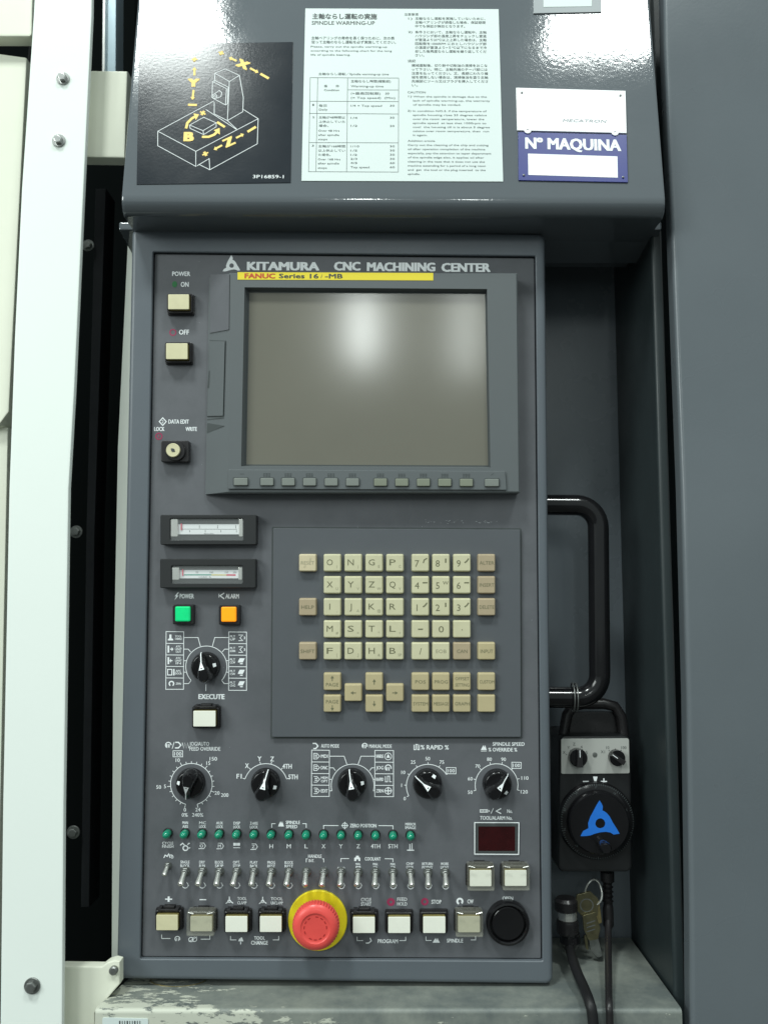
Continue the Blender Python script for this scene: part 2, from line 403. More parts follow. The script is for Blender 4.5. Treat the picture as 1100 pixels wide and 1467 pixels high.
# right machine column: front sheet with rolled left edge
cl = [(950, -60), (952, 60), (962, 330), (976, 700), (984, 1000), (988, 1300), (990, 1560)]
hc = 0.03
L = [Wf.at(x, y, hc) for x, y in cl]
mb = MB(Wf); rr = 0.004
vs = []; secs = [(0.001, 0.012)] + [(rr - rr * cos(a), hc - rr + rr * sin(a)) for a in [i * pi / 2 / 5 for i in range(6)]] + [(0.30, hc)]
for (x, z) in L: vs += [(x + dx, -h, z) for dx, h in secs]
n = len(secs); fs = [(i * n + k, i * n + k + 1, (i + 1) * n + k + 1, (i + 1) * n + k) for i in range(len(L) - 1) for k in range(n - 1)]
mb.add(vs, fs).build('machine_column', M_COLUMN, kind='structure')

# ledge under the console
HL = 0.031
zl = Wf.at(550, 1446, HL)[1]
xl0, xl1 = Wf.at(137, 1448, HL)[0], Wf.at(978, 1446, HL)[0]
mb = MB(Wf)
pr = [(-0.115, 0.0)] + [(HL - 0.0035 + 0.0035 * sin(a), -0.0035 + 0.0035 * cos(a)) for a in [i * pi / 2 / 5 for i in range(6)]] + [(HL, -0.12), (-0.115, -0.12)]
nx = 2; xs = [xl0, xl1 - 0.001]
vs = []
for i, x in enumerate(xs): vs += [(x + (0.028 if (i == 0 and h < 0) else 0.0), -h, zl + z) for h, z in pr]
n = len(pr); fs = [(k, (k + 1) % n, n + (k + 1) % n, n + k) for k in range(n)] + [tuple(range(n)), tuple(range(n, 2 * n))]
mb.add(vs, fs).build('machine_ledge', M_LEDGE, kind='structure')

# ================================================================== LEFT SIDE
def hexbolt(frame, px, py, h, r, parent, m, tilt=0.2):
    x, z = frame.at(px, py, h); mb = MB(frame)
    mb.lathe(x, z, [(r * 1.45, h), (r * 1.45, h + r * .22), (r * 1.38, h + r * .3)], 28)          # washer
    mb.solid([(x + r * cos(pi / 3 * i + tilt), z + r * sin(pi / 3 * i + tilt)) for i in range(6)], [(h + r * .3, 0), (h + r * 1.0, 0), (h + r * 1.12, r * .12)], back=False)
    mb.lathe(x, z, [(r * .72, h + r * 1.125), (r * .6, h + r * 1.16)], 20)
    return mb.build('bolt', m, parent)
pl = [(52, -60), (48, 20), (31, 270), (21, 480), (13, 700), (4, 1150), (-1, 1560)]
prr = [(133, -60), (132, 20), (117, 340), (107, 560), (99, 700), (92, 1150), (89, 1560)]
hp = 0.035
A = [Wf.at(x, y, hp) for x, y in pl]; B = [Wf.at(x, y, hp) for x, y in prr]
post = MB(Wf).box(A + B[::-1], hp - 0.005, hp, 0.0018).build('machine_post', M_WHITE, label='tall white painted steel post with hex bolts at the left side', cat='post')
for (x, y) in [(91, 113), (85, 202), (47, 1412)]:
    hexbolt(Wf, x, y, hp, 0.0044 if y > 1000 else 0.0040, post, M_DSTEEL if y > 1000 else M_STEEL)
# cream door leaf left of the post, in two panels with a gap
door = thing('machine_door', Wf, (Wf.at(-40, 1467, 0.02)[0], 0, Wf.at(0, 1500, 0.02)[1]), 'cream machine door edge left of the white post', 'door')
MB(Wf).box(rounded(Q(Wf, [(-90, -80), (49, -80), (46, 52), (-90, 52)], 0.026), 0.003), 0.012, 0.026, 0.002).build('upper_panel', M_CREAM, door)
MB(Wf).box(rounded(Q(Wf, [(-90, 64), (39, 82), (13, 590), (-2, 610), (-90, 610)], 0.012), 0.002), -0.03, 0.012, 0.0015).build('lower_panel', M_CREAM, door)
MB(Wf).box(Q(Wf, [(-90, 612), (12, 612), (6, 900), (0, 1200), (-10, 1540), (-90, 1540)], 0.002), -0.03, 0.002, 0.001).build('lower_panel', M_CREAM, door, label='greenish grey worn lower edge of the door')
MB(Wf).tube([(*(lambda q: (q[0], 0.012, q[1]))(Wf.at(x, y, -0.012)),) for x, y in [(52, 40), (46, 90), (38, 270), (30, 480), (22, 700), (12, 1150), (8, 1540)]], 0.004, 10).build('rubber_seal', M_RUBBER, door)
# dark slot: rails
rail = MB(Wf).box(Q(Wf, [(150, -60), (167, -60), (166, 130), (149, 130)], -0.06), -0.085, -0.06, 0.001).build('guide_rail', M_RAIL, label='blue grey steel guide rail end above the cream bracket', cat='rail')
MB(Wf).box(Q(Wf, [(148, -60), (152, -60), (150, 130), (146, 130)], -0.055), -0.075, -0.055, 0.0005).build('rail_flange', M_STEEL, rail)
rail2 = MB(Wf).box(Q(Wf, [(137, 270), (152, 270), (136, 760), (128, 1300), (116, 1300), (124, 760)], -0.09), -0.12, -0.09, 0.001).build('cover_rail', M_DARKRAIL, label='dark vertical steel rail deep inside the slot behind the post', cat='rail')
for (x, y) in [(127, 352), (110, 762), (106, 1192)]:
    hexbolt(Wf, x, y, -0.085, 0.0042, rail2, M_DSTEEL)
# cream bracket between post and cabinet
MB(Wf).box(Q(Wf, [(104, 100), (183, 101), (179, 226), (97, 225)], 0.01), -0.004, 0.01, 0.002).build('steel_bracket', M_CREAM, label='cream steel bracket bridging the dark slot beside the upper cabinet', cat='bracket')
lb = MB(Wf).box(Q(Wf, [(80, 1384), (146, 1385), (154, 1379), (164, 1376), (172, 1378), (172, 1410), (136, 1452), (136, 1540), (80, 1540)], 0.012), 0.002, 0.012, 0.0015).build('steel_bracket', M_CREAM, label='cream steel bracket at the lower left foot of the console', cat='bracket')
xx, zz = Wf.at(164, 1389, 0.012)
MB(Wf).lathe(xx, zz, [(0.0035, 0.012), (0.0035, 0.015), (0.0025, 0.016)], 16).build('rivet', M_DSTEEL, lb)
# pale flange of the enclosure behind the console
MB(Wf).box(Q(Wf, [(184, 330), (240, 330), (240, 1378), (160, 1378), (162, 1000), (169, 640)], -0.025), -0.04, -0.025, 0.0008).build('enclosure_flange', M_PALE, label='thin pale green sheet edge running down behind the console', cat='panel')

# ================================================================== UPPER CABINET
f = CAB
xl, xr = f.at(180, 200, 0)[0], f.at(947, 200, 0)[0]
root_cab = thing('upper_cabinet', f, ((xl + xr) / 2, 0, f.at(550, 300, 0)[1]), 'glossy grey green steel cabinet overhanging the control console', 'cabinet')
zbot = f.at(550, 300, 0)[1]; ztop = f.at(550, -90, 0)[1]
R = 0.013; prof = [(-0.10, ztop), (0.0, ztop)] + [(-R + R * cos(a), zbot + R - R * sin(a)) for a in [i * pi / 2 / 8 for i in range(9)]] + [(-0.125, zbot + 0.0176)]
def ext_x(mb, prof, x0, x1, bev=0.003):
    n = len(prof); st = [(x0, bev), (x0 + bev * .3, bev * .3), (x0 + bev, 0), (x1 - bev, 0), (x1 - bev * .3, bev * .3), (x1, bev)]
    vs = []
    for x, d in st: vs += [(x, -(h - d if h > -R else h), z) for h, z in prof]
    fs = [(i * n + k, i * n + (k + 1) % n, (i + 1) * n + (k + 1) % n, (i + 1) * n + k) for i in range(len(st) - 1) for k in range(n)]
    fs += [tuple(range(n)), tuple(range((len(st) - 1) * n, len(st) * n))]
    return mb.add(vs, fs)
ext_x(MB(f), prof, xl, xr).build('cabinet_shell', M_CAB, root_cab)
# folded lip below the cabinet, over the console head
MB(f).box(rounded(R4(f, 170, 317, 948, 329, -0.042), 0.002), -0.10, -0.042, 0.002).build('drip_lip', M_CAB, root_cab)

# --- black axis diagram
hs = 0.0006
sg = MB(f).box(Q(f, [(200, 63.5), (420, 60), (416.5, 261.5), (196, 264)], hs), 0.00005, hs, 0.0001).build('axis_diagram_plate', M_SIGNB, label='black diagram plate with yellow machine axis arrows', cat='sign')
def zp(x, y): return (x / 2.5, y / 2.5)
mb = MB(f); hh = hs + 0.00015
def dl(pts, closed=False): mb.line([zp(*p) for p in pts], 0.9, hh, 0, closed)
dl([(566, 470), (702, 542), (925, 425), (872, 392)]); dl([(566, 470), (766, 362)]); dl([(566, 470), (566, 522), (702, 596), (702, 542)])
dl([(925, 425), (922, 515), (752, 608), (712, 588)]); dl([(752, 608), (750, 568), (706, 594)]); dl([(815, 432), (848, 462)]); dl([(738, 392), (848, 464)])
dl([(770, 262), (808, 247), (858, 270), (872, 350), (870, 400), (815, 432), (768, 408), (768, 365)]); dl([(770, 262), (822, 292), (858, 270)]); dl([(822, 292), (815, 432)]); dl([(770, 262), (770, 292)])
dl([(762, 292), (812, 318), (808, 376), (760, 350)], True); dl([(762, 292), (770, 288), (818, 312), (815, 372), (808, 376)])
dl([(680, 448), (730, 420), (775, 440), (728, 468)], True); dl([(680, 448), (682, 460), (730, 482), (775, 454), (775, 440)]); dl([(730, 482), (728, 468)])
mb.arc(*zp(769, 345), 3.2, 0, 360, 0.9, hh); mb.arc(*zp(769, 345), 1.3, 0, 360, 0.7, hh); dl([(769, 336), (786, 324), (795, 332), (792, 346), (776, 352)])
mb.build('line_drawing', M_LINE, sg)
mb = MB(f); hh = hs + 0.0002
def arrow(x0, y0, x1, y1, w=3.0, head=6.5):
    a = Vector(zp(x0, y0)); b = Vector(zp(x1, y1)); d = (b - a).normalized(); n_ = Vector((-d.y, d.x)); m_ = b - d * head * .62
    mb.line([tuple(a), tuple(m_)], w, hh); mb.poly([tuple(m_ + n_ * head / 2), tuple(b), tuple(m_ - n_ * head / 2)], hh + 0.00003)
mb.text('+', *zp(697, 213), 9, hh, bold=.11); arrow(697, 270, 697, 240); mb.text('Y', *zp(694, 296), 12.5, hh, bold=.11, width=14.5); arrow(694, 322, 690, 358); mb.line([zp(674, 375), zp(706, 376)], 3.6, hh)
mb.text('+', *zp(793, 190), 9, hh, bold=.11, rot=25); arrow(848, 218, 820, 206); mb.text('X', *zp(871, 230), 12.5, hh, bold=.11, rot=25, width=16); arrow(896, 244, 926, 260); mb.line([zp(933, 264), zp(963, 281)], 3.8, hh)
mb.text('+', *zp(736, 551), 10, hh, bold=.11, rot=-28); arrow(796, 520, 766, 536); mb.text('Z', *zp(820, 508), 13, hh, bold=.11, rot=-28, width=13); arrow(846, 494, 874, 480); mb.line([zp(887, 472), zp(917, 454)], 3.8, hh)
mb.text('B', *zp(677, 489), 14, hh, bold=.11, width=11.5); mb.text('+', *zp(727, 405), 10, hh, bold=.11, rot=30); mb.line([zp(778, 437), zp(806, 455)], 3.6, hh)
mb.line([zp(667, 460), zp(672, 440), zp(688, 424), zp(700, 417)], 3.8, hh); mb.poly([zp(694, 406), zp(714, 410), zp(702, 430)], hh + 0.00003)
mb.line([zp(724, 490), zp(748, 490), zp(768, 482), zp(778, 472)], 3.8, hh); mb.poly([zp(766, 466), zp(787, 458), zp(788, 482)], hh + 0.00003)
mb.build('yellow_arrows', M_AMBER, sg)
MB(f).text('3P16859-1', 384.5, 253, 5.4, hh, width=44, bold=0.01).build('lettering', M_PRINT, sg)

# --- white warm-up instructions
ws = MB(f).box(Q(f, [(437.5, 12), (714, 13), (720.5, 260), (432, 259)], hs), 0.00005, hs, 0.0001).build('instruction_plate', M_SIGNW, label='white spindle warming-up instruction sheet in Japanese and English', cat='sign')
def wz(x, y): return (420 + x / 3.4375, y / 3.4375)
mb = MB(f); hh = hs + 0.00015
mb.text('主軸ならし運転の実施', *wz(95, 81), 7.2, hh, 1, width=92, al='L', bold=0.03)
mb.text('SPINDLE WARMING-UP', *wz(92, 112), 6.2, hh, 1, width=90, al='L', bold=0.015)
def para(lines, x, y, dy, cap, width=None, cjk=False):
    for i, (t, w) in enumerate(lines):
        mb.text(t, *wz(x, y + i * dy), cap, hh, 0, width=w / 3.4375, al='L', bold=0.012)
para([('主軸ベアリングの寿命を長く保つために、次の表', 408), ('従って主軸のならし運転を必ず実施してください。', 415)], 90, 187, 20, 4.0)
para([('Please, carry out the spindle warming-up', 375), ('according to the following chart for the long', 398), ('life of spindle bearing.', 195)], 87, 229, 20, 2.9)
para([('主軸ならし運転／Spindle warming-up time', 345)], 125, 364, 20, 3.2)
g = 0.6
for pts in [[(84, 382), (519, 384), (517, 847), (76, 845)]]: mb.line([wz(*p) for p in pts], g, hh, 0, True)
for a_, b_ in [((121, 382), (112, 845)), ((268, 383), (263, 846)), ((82, 498), (519, 500)), ((81, 558), (519, 561)), ((78, 702), (518, 703)), ((267, 442), (519, 443))]: mb.line([wz(*a_), wz(*b_)], g, hh)
para([('主軸ならし時間(稼動前)', 196), ('Warming-up time', 160)], 284, 400, 24, 3.4)
para([('(×最高回転数)   分', 190), ('(× Top speed)  (Min)', 218)], 284, 460, 21, 3.2); para([('条　　件', 75), ('Condition', 75)], 152, 424, 19, 3.2)
for t, x, y, w in [('1', 95, 516, 8), ('2', 95, 577, 10), ('3', 92, 717, 10), ('毎日', 127, 520, 38), ('Daily', 127, 539, 42), ('1/4 × Top speed', 283, 520, 153), ('30', 476, 520, 22),
                   ('主軸が48時間以', 126, 578, 130), ('上休止していた', 126, 599, 130), ('場合。', 126, 619, 48), ('Over 48 Hrs', 124, 643, 104), ('after spindle', 124, 664, 102), ('stops', 124, 685, 44),
                   ('1/4', 283, 580, 33), ('30', 476, 579, 22), ('1/2', 283, 619, 33), ('30', 476, 620, 22),
                   ('主軸が168時間', 124, 720, 132), ('以上休止してい', 124, 741, 132), ('た場合。', 124, 762, 60), ('Over 168 Hrs', 122, 784, 110), ('after spindle', 122, 804, 104), ('stops', 122, 826, 44),
                   ('1/10', 282, 720, 43), ('1/5', 282, 741, 33), ('1/2', 282, 762, 33), ('2/3', 282, 782, 33), ('4/5', 282, 802, 33), ('Top speed', 282, 823, 93)]:
    mb.text(t, *wz(x, y), 3.1, hh, 0, width=w / 3.4375, al='L', bold=0.012)
for i in range(6): mb.text(['30', '30', '30', '30', '60', '60'][i], *wz(476, 720 + i * 20.6), 3.1, hh, 0, width=6.8, al='L', bold=0.012)
para([('注意事項', 68)], 547, 71, 20, 3.4); para([('1)', 20)], 566, 91, 20, 3.2)
para([('主軸ならし運転を実施していないために、', 345), ('主軸ベアリングが損傷した場合、保証期間', 345), ('中でも保証が無効となります。', 245)], 600, 91, 19, 3.5)
para([('2)', 20)], 566, 157, 20, 3.2)
para([('条件３において、主軸ならし運転中、主軸', 350), ('ハウジング部の温度上昇をチェックし室温', 350), ('が室温より25℃以上上昇した場合は、主軸', 350), ('回転数を1000RPM におとしハウジング部', 350), ('の温度が室温より+５℃以下になるまで冷', 352), ('却した後再度ならし運転を繰り返してくだ', 350), ('さい。', 45)], 600, 158, 19, 3.5)
para([('追記', 38)], 564, 300, 20, 3.4)
para([('機械運転後、切り粉や切削油の清掃をおこな', 372), ('って下さい。特に、主軸先端のテーパ部には', 372), ('注意を払ってください。又、長期にわたり機', 375), ('械を使用しない場合は、清掃後油を塗り主軸', 375), ('先端部にツール又はプラグを挿入してくださ', 375), ('い。', 30)], 583, 322, 19.5, 3.5)
para([('CAUTION', 88)], 563, 454, 20, 3.3); para([('1)', 17)], 566, 474, 20, 3); para([('2)', 17)], 563, 545, 20, 3)
para([('When the spindle is damage due to the', 362), ('lack of spindle warming-up, the warranty', 378), ('of spindle may be voided.', 235)], 590, 475, 20, 2.9)
para([('In condition NO.3, if the temperature of', 362), ('spindle housing rises 25 degree celsius', 362), ('over the room temperature, lower the', 350), ('spindle speed  at less that 1000rpm to', 360), ('cool  the housing till it is about 5 degree', 378), ('celsius over room temperature, then  run', 374), ('it again.', 72)], 589, 546, 19.8, 2.9)
para([('Addition article', 133), ('Carry out the cleaning of the chip and cutting', 396), ('oil after operation completion of the machine', 380), ('especially, pay the attention to taper department', 410), ('of the spindle edge also, it applies oil after', 374), ('cleaning in the case that it does not use the', 378), ('machine extending for a period of a long neon', 382), ('and  get  the tool or the plug inserted  to the', 382), ('spindle.', 60)], 564, 693, 20.4, 2.9)
mb.build('printed_text', [M_GREYINK, M_INK], ws)

# --- machine number plate
npl = MB(f).box(Q(f, [(742, 189), (897.2, 193), (899, 261), (742.5, 258)], hs + .0006), 0.00005, hs + .0006, 0.0002).build('number_plate', M_NPBLUE, label='small blue and white machine number plate with rivets', cat='sign')
npl['label'] = 'blue and white plate reading Nº MAQUINA with small rivets'
MB(f).box(Q(f, [(739, 125.5), (895.6, 130), (897.2, 190.5), (740.5, 186.5)], hs + .0008), 0.00005, hs + .0008, 0.0002).build('white_upper_plate', M_NPWHITE, npl)
MB(f).text('MECATRON', 837, 173, 4.5, hs + .001, width=63, bold=-0.004, shear=0.2, rot=1).build('faint_lettering', M_CLEAR, npl)
MB(f).text('Nº MAQUINA', 820.5, 206.5, 18, hs + .0008, width=135, bold=0.05, rot=1.4).build('lettering', M_PRINT, npl)
MB(f).flat(Q(f, [(756, 220), (884, 224), (884.5, 254.5), (756.5, 250.5)], hs + .0008), hs + .0008).build('blank_field', M_NPWHITE, npl)
for x, y in [(747, 133), (888, 137), (750, 251), (892, 254)]:
    p = f.at(x, y, hs + .0008); MB(f).lathe(*p, [(0.0009, hs + .0008), (0.0009, hs + .0014), (0.0004, hs + .0017)], 12).build('rivet', M_DSTEEL, npl)
for x, y in [(755.5, 187), (880.5, 190)]:
    p = f.at(x, y, hs + .001); MB(f).lathe(*p, [(0.0030, hs + .0008), (0.0030, hs + .0014), (0.0012, hs + .0016), (0.0011, hs + .001)], 20).build('rivet', M_NPWHITE, npl)
# --- clear sleeve, top
cs = MB(f).box(Q(f, [(763, -60), (862, -60), (861.5, 17), (764, 19)], 0.0012), 0.00005, 0.0012, 0.0004).build('document_sleeve', M_CLEAR, label='clear plastic label sleeve cut off by the top of the picture', cat='sleeve')
MB(f).flat(Q(f, [(778, -60), (850, -60), (847, 9), (778, 10)], 0.0014), 0.0014).build('paper_slip', M_SIGNW, cs)

# ================================================================== CONTROL CONSOLE
f = CON
base = f.at(480, 1406, 0)
con = thing('control_console', f, (base[0], 0, base[1]), 'grey machine control console with screen, keypad, dials and emergency stop', 'control console')
hf = 0.004                                           # frame stands 4 mm proud of the faceplate
outer = ccw([f.at(x, y, hf) for x, y in [(188.5, 326), (781, 334), (792.5, 1411.5), (166, 1404)]])
inner = ccw([f.at(x, y, hf) for x, y in [(219.5, 360.5), (767, 366.5), (777, 1377), (201, 1374)]])
mb = MB(f)
# casing: sides and front rim as a ring
o_r = rounded(outer, 0.006, 5)
def ring(mb, po, pi_, h, mi=0):
    n = len(po); vs = [(x, -h, z) for x, z in po] + [(x, -h, z) for x, z in pi_]
    return mb.add(vs, [(i, (i + 1) % n, n + (i + 1) % n, n + i) for i in range(n)], mi)
o4 = rounded(outer, 0.006, 5); i4 = rounded(inner, 0.0012, 5)
loops = [(-0.075, o4), (hf - 0.0042, o4), (hf - 0.0018, inset(o4, 0.0008)), (hf - .0005, inset(o4, 0.0022)), (hf, inset(o4, 0.0045)), (hf, inset(i4, -0.0008)), (hf - 0.0006, i4), (-0.0006, i4)]
vs = []; n = len(o4)
for h, lp in loops: vs += [(x, -h, z) for x, z in lp]
fs = [(k * n + i, k * n + (i + 1) % n, (k + 1) * n + (i + 1) % n, (k + 1) * n + i) for k in range(len(loops) - 1) for i in range(n)]
mb.add(vs, fs).solid(o4, [(-0.075, 0), (-0.074, 0.0)], back=True, cap=True).build('casing', M_FRAME, con)
MB(f).box(rounded(inset(inner, 0.0007), 0.0012), -0.003, 0.0, 0.0003).build('faceplate', M_PLATE, con)
hq = 0.00015                                          # height of print on the faceplate
def cap_(mats=M_PRINT, name='caption'): return MB(f)
def P(name='caption', m=M_PRINT, parent=con, **kw):
    def deco(fn):
        mb = MB(f); fn(mb); return mb.build(name, m, parent, smooth=False, **kw)
    return deco
def T(t, x, y, cap, width=None, al='C', m=M_PRINT, bold=0.03, name='caption', parent=con, h=hq, **kw):
    return MB(f).text(t, x, y, cap, h, width=width, al=al, bold=bold, **kw).build(name, m, parent, smooth=False)

# emblem: three blades round a ring, apex up
EMB = [(530, 205), (566, 262), (588, 310), (585, 345), (580, 382), (614, 396), (655, 425), (705, 485), (760, 590), (830, 700), (878, 785), (775, 800), (720, 765), (640, 752), (540, 762), (450, 785), (370, 815), (300, 826), (200, 828), (222, 780), (250, 735), (337, 690), (336, 660), (332, 600), (370, 490), (430, 380), (480, 285)]
def emblem(mb, cx, cy, Rpx, h, mi=0, hole=0.215):
    o = [((x - 543) / 400 * Rpx, (y - 605) / 400 * Rpx) for x, y in EMB]; n = len(o)
    out = [mb.f.at(cx + x, cy + y, h) for x, y in o]; inn = []
    for x, y in o:
        q = hypot(x, y); inn.append(mb.f.at(cx + x / q * Rpx * hole, cy + y / q * Rpx * hole, h))
    ring(mb, out, inn, h, mi)
@P('brand_emblem')
def _(mb):
    emblem(mb, 332, 380.5, 15, hq)
T('KITAMURA', 355, 381, 11.5, width=101.5, al='L', bold=0.085, name='brand_lettering')
T('CNC', 479.5, 381.2, 12, width=36, al='L', bold=0.075, name='brand_lettering')
T('MACHINING', 526.5, 382, 12, width=96, al='L', bold=0.075, name='brand_lettering')
T('CENTER', 633, 383, 12, width=68.5, al='L', bold=0.075, name='brand_lettering')

M_SCUFF = mat('bare_scuff', (0.42, 0.44, 0.46), 0.35, metal=0.3)
@P('scuff_marks', M_SCUFF, kind='stuff')
def _(mb):
    rs = random.Random(5)
    for k in range(34):
        x = rs.choice([640, 652, 690, 700, 612]) + rs.gauss(0, 7); y = 747.5 + rs.gauss(0, 1.1); w = rs.uniform(.6, 3.5)
        mb.poly([(x, y), (x + w, y - rs.uniform(.1, .5)), (x + w * .8, y + rs.uniform(.2, .7))], hq)
    for k in range(46):
        x = rs.uniform(212, 765); y = rs.uniform(372, 1368); w = rs.uniform(.5, 1.3)
        mb.poly([(x, y), (x + w, y - rs.uniform(.1, .6)), (x + w * .6, y + rs.uniform(.3, .9))], hq - .00004)
# ---------------------------------------------------------------- display unit
hb = 0.017
U = MB(f)
top, bot = 391, 706
xo = [(301, 391), (742, 391), (744.5, 706), (294.5, 706)]           # outline at the front plane height (sides), left side sloped
bo = ccw([f.at(x, y, 0.0) for x, y in [(300, 393), (738, 393), (741, 705), (294.5, 705)]])
ft = [f.at(x, y, hb) for x, y in [(330, 390.5), (741, 391), (744.5, 706), (326.5, 706.5)]]
TLf, TRf, BRf, BLf = ft
lx_t, lx_b = f.at(300, 393, 0.003)[0], f.at(294.5, 706, 0.003)[0]
so = [f.at(350.5, 411.5, hb), f.at(697.5, 414, hb), f.at(702.5, 670, hb), f.at(345.5, 668, hb)]   # screen opening
si = [f.at(355.5, 417, 0.011), f.at(696.5, 419, 0.011), f.at(701, 668.5, 0.011), f.at(351, 667, 0.011)]
b_ = 0.0012
def V3(p, h): return (p[0], -h, p[1])
vs = [V3((TLf[0], TLf[1] - b_), hb), V3((TRf[0] - b_, TRf[1] - b_), hb), V3((BRf[0] - b_, BRf[1] + b_), hb), V3((BLf[0], BLf[1] + b_), hb),       # 0-3 front face
      V3(so[0], hb), V3(so[1], hb), V3(so[2], hb), V3(so[3], hb),                                                         # 4-7 opening
      V3(si[0], 0.0095), V3(si[1], 0.0095), V3(si[2], 0.0095), V3(si[3], 0.0095),                                         # 8-11 opening floor
      V3(TLf, hb - b_), V3(TRf, hb - b_), V3(BRf, hb - b_), V3(BLf, hb - b_),                                             # 12-15
      V3(TLf, 0.0), V3(TRf, 0.0), V3(BRf, 0.0), V3(BLf, 0.0),                                                             # 16-19
      (lx_t, -0.003, TLf[1]), (lx_b, -0.003, BLf[1]), (lx_t, 0.0, TLf[1]), (lx_b, 0.0, BLf[1])]                           # 20-23
fs = [(0, 1, 5, 4), (1, 2, 6, 5), (2, 3, 7, 6), (3, 0, 4, 7), (4, 5, 9, 8), (5, 6, 10, 9), (6, 7, 11, 10), (7, 4, 8, 11),
      (0, 12, 13, 1), (1, 13, 14, 2), (2, 14, 15, 3), (12, 16, 17, 13), (13, 17, 18, 14), (14, 18, 19, 15),
      (0, 3, 15, 21, 20, 12), (20, 21, 23, 22), (12, 20, 22, 16), (15, 19, 23, 21)]
# keep the sloped side planar enough: split it
fs[14] = (0, 3, 21, 20)
fs += [(0, 20, 12), (3, 15, 21)]
disp = U.add(vs, fs).build('display_unit', M_BEZEL, con, recalc=True)
# screen glass
MB(f).box(inset(ccw(si), -0.0008), 0.006, 0.010, 0.0002).build('screen', M_SCREEN, disp)
# dark gasket round the screen
mb = MB(f); i0 = ccw(si); ring(mb, inset(i0, -0.0004), inset(i0, 0.0011), 0.0102); mb.build('screen_gasket', M_INK, disp)
# memory card cover in the sloped side
def slope(px, py, out=0.0):
    """point on the sloped left side of the display"""
    for _ in range(1):
        a = Vector(vs[0]); bb = Vector(vs[3]); c = Vector(vs[20]); nrm = (bb - a).cross(c - a).normalized()
        if nrm.y > 0: nrm = -nrm
        a2 = a + nrm * out; d = f.R @ ray(px, py); t = (a2 - f.o).dot(nrm) / d.dot(nrm); return f.o + d * t
def slab(mb, pts, o0, o1, mi=0):
    a = [slope(x, y, o0) for x, y in pts]; b = [slope(x, y, o1) for x, y in pts]; n = len(pts)
    mb.add(a + b, [tuple(range(n)), tuple(range(n, 2 * n))] + [(i, (i + 1) % n, n + (i + 1) % n, n + i) for i in range(n)], mi); return mb
slab(MB(f), [(300.5, 487), (324, 488), (321, 597), (296.5, 597.5)], 0.0001, 0.0004).build('card_slot_gap', M_INK, disp)
cv = slab(MB(f), [(300.5, 488.5), (322.3, 489), (319.6, 595.5), (297, 596)], 0.0005, 0.0014).build('card_slot_cover', M_BEZEL, disp)
slab(MB(f), [(299.5, 531), (300.6, 531), (299.6, 555), (297, 556)], 0.0015, 0.0017).build('finger_notch', M_INK, disp)
slab(MB(f), [(297, 606), (321.5, 610), (296.5, 621)], 0.0002, 0.0005).build('card_arrow', M_INK, disp)
slab(MB(f), [(297, 600.5), (320.5, 598), (320.5, 599), (297, 602)], 0.0002, 0.0005).build('card_arrow', M_INK, disp)
slab(MB(f), [(302, 393), (329, 393), (328, 472), (301, 477)], 0.0001, 0.0008).build('side_shade_slab', M_PLATE, disp)  # no real pad: added slab colours in the upper slope's darker shading
# yellow strip
st = MB(f).box(Q(f, [(340.5, 389.8), (620.5, 391), (620.5, 401.8), (340.5, 400.6)], hb + .0003), hb - .0005, hb + .0003, 0.00005).build('series_strip', M_YELSTRIP, disp)
@P('series_lettering', [M_RED, M_INK], con)
def _(mb):
    h = hb + .00045
    mb.text('FANUC', 351, 395, 6.8, h, 0, width=43, al='L', bold=0.07); mb.text('Series 16', 400, 395.2, 6.4, h, 1, width=56, al='L', bold=0.05)
    mb.text('i', 459.5, 395.6, 5.8, h, 1, al='L', bold=-0.005, shear=.3); mb.text('-MB', 466, 395.4, 6.4, h, 1, width=24.5, al='L', bold=0.05)
# soft key strip
hk = hb + 0.0022
MB(f).box(rounded(Q(f, [(327.5, 672.5), (723.5, 675), (725.5, 702), (326.5, 700.5)], hk), 0.0008), hb - .001, hk, 0.0006).build('soft_key_strip', M_BEZEL, disp)
sx = [345, 382.5, 413, 443.5, 474.5, 505, 545, 575.5, 606.5, 637, 668, 704.5]
gl = ['◁', '456', '789', '456', '102', '415', '45', '415', '405', '412', '465', '▷']
for i, x in enumerate(sx):
    y = 690 + (x - 345) * 0.004; w = 20 if i in (0, 11) else 18.5
    sk = MB(f).box(rounded(R4(f, x - w / 2 - 1, y - 6.6, x + w / 2 + 1, y + 6.6, hk), 0.0012), hk, hk + 0.0004, 0.0001, 0, False).box(rounded(R4(f, x - w / 2, y - 5.4, x + w / 2, y + 5.4, hk + .0022), 0.0009), hk, hk + 0.0022, 0.0007, 1, False).build('soft_key', [M_INK, M_SOFTG if 6 <= i < 11 else M_SOFT], disp)
@P('soft_key_marks', M_INK)
def _(mb):
    for i, x in enumerate(sx[1:-1]):
        for r_ in range(3): mb.line([(x - 5, 677.3 + 1.9 * r_ + x * .003), (x + 5, 677.3 + 1.9 * r_ + x * .003)], 0.55, hk + .00012)
        for r_ in range(3): mb.line([(x - 4.5 + 4.2 * r_, 676.6 + x * .003), (x - 4.5 + 4.2 * r_, 682.2 + x * .003)], 0.7, hk + .00016)
    mb.line([(344, 679), (350, 679)], .7, hk + .00012); mb.line([(703, 681), (707, 678)], .7, hk + .00012)

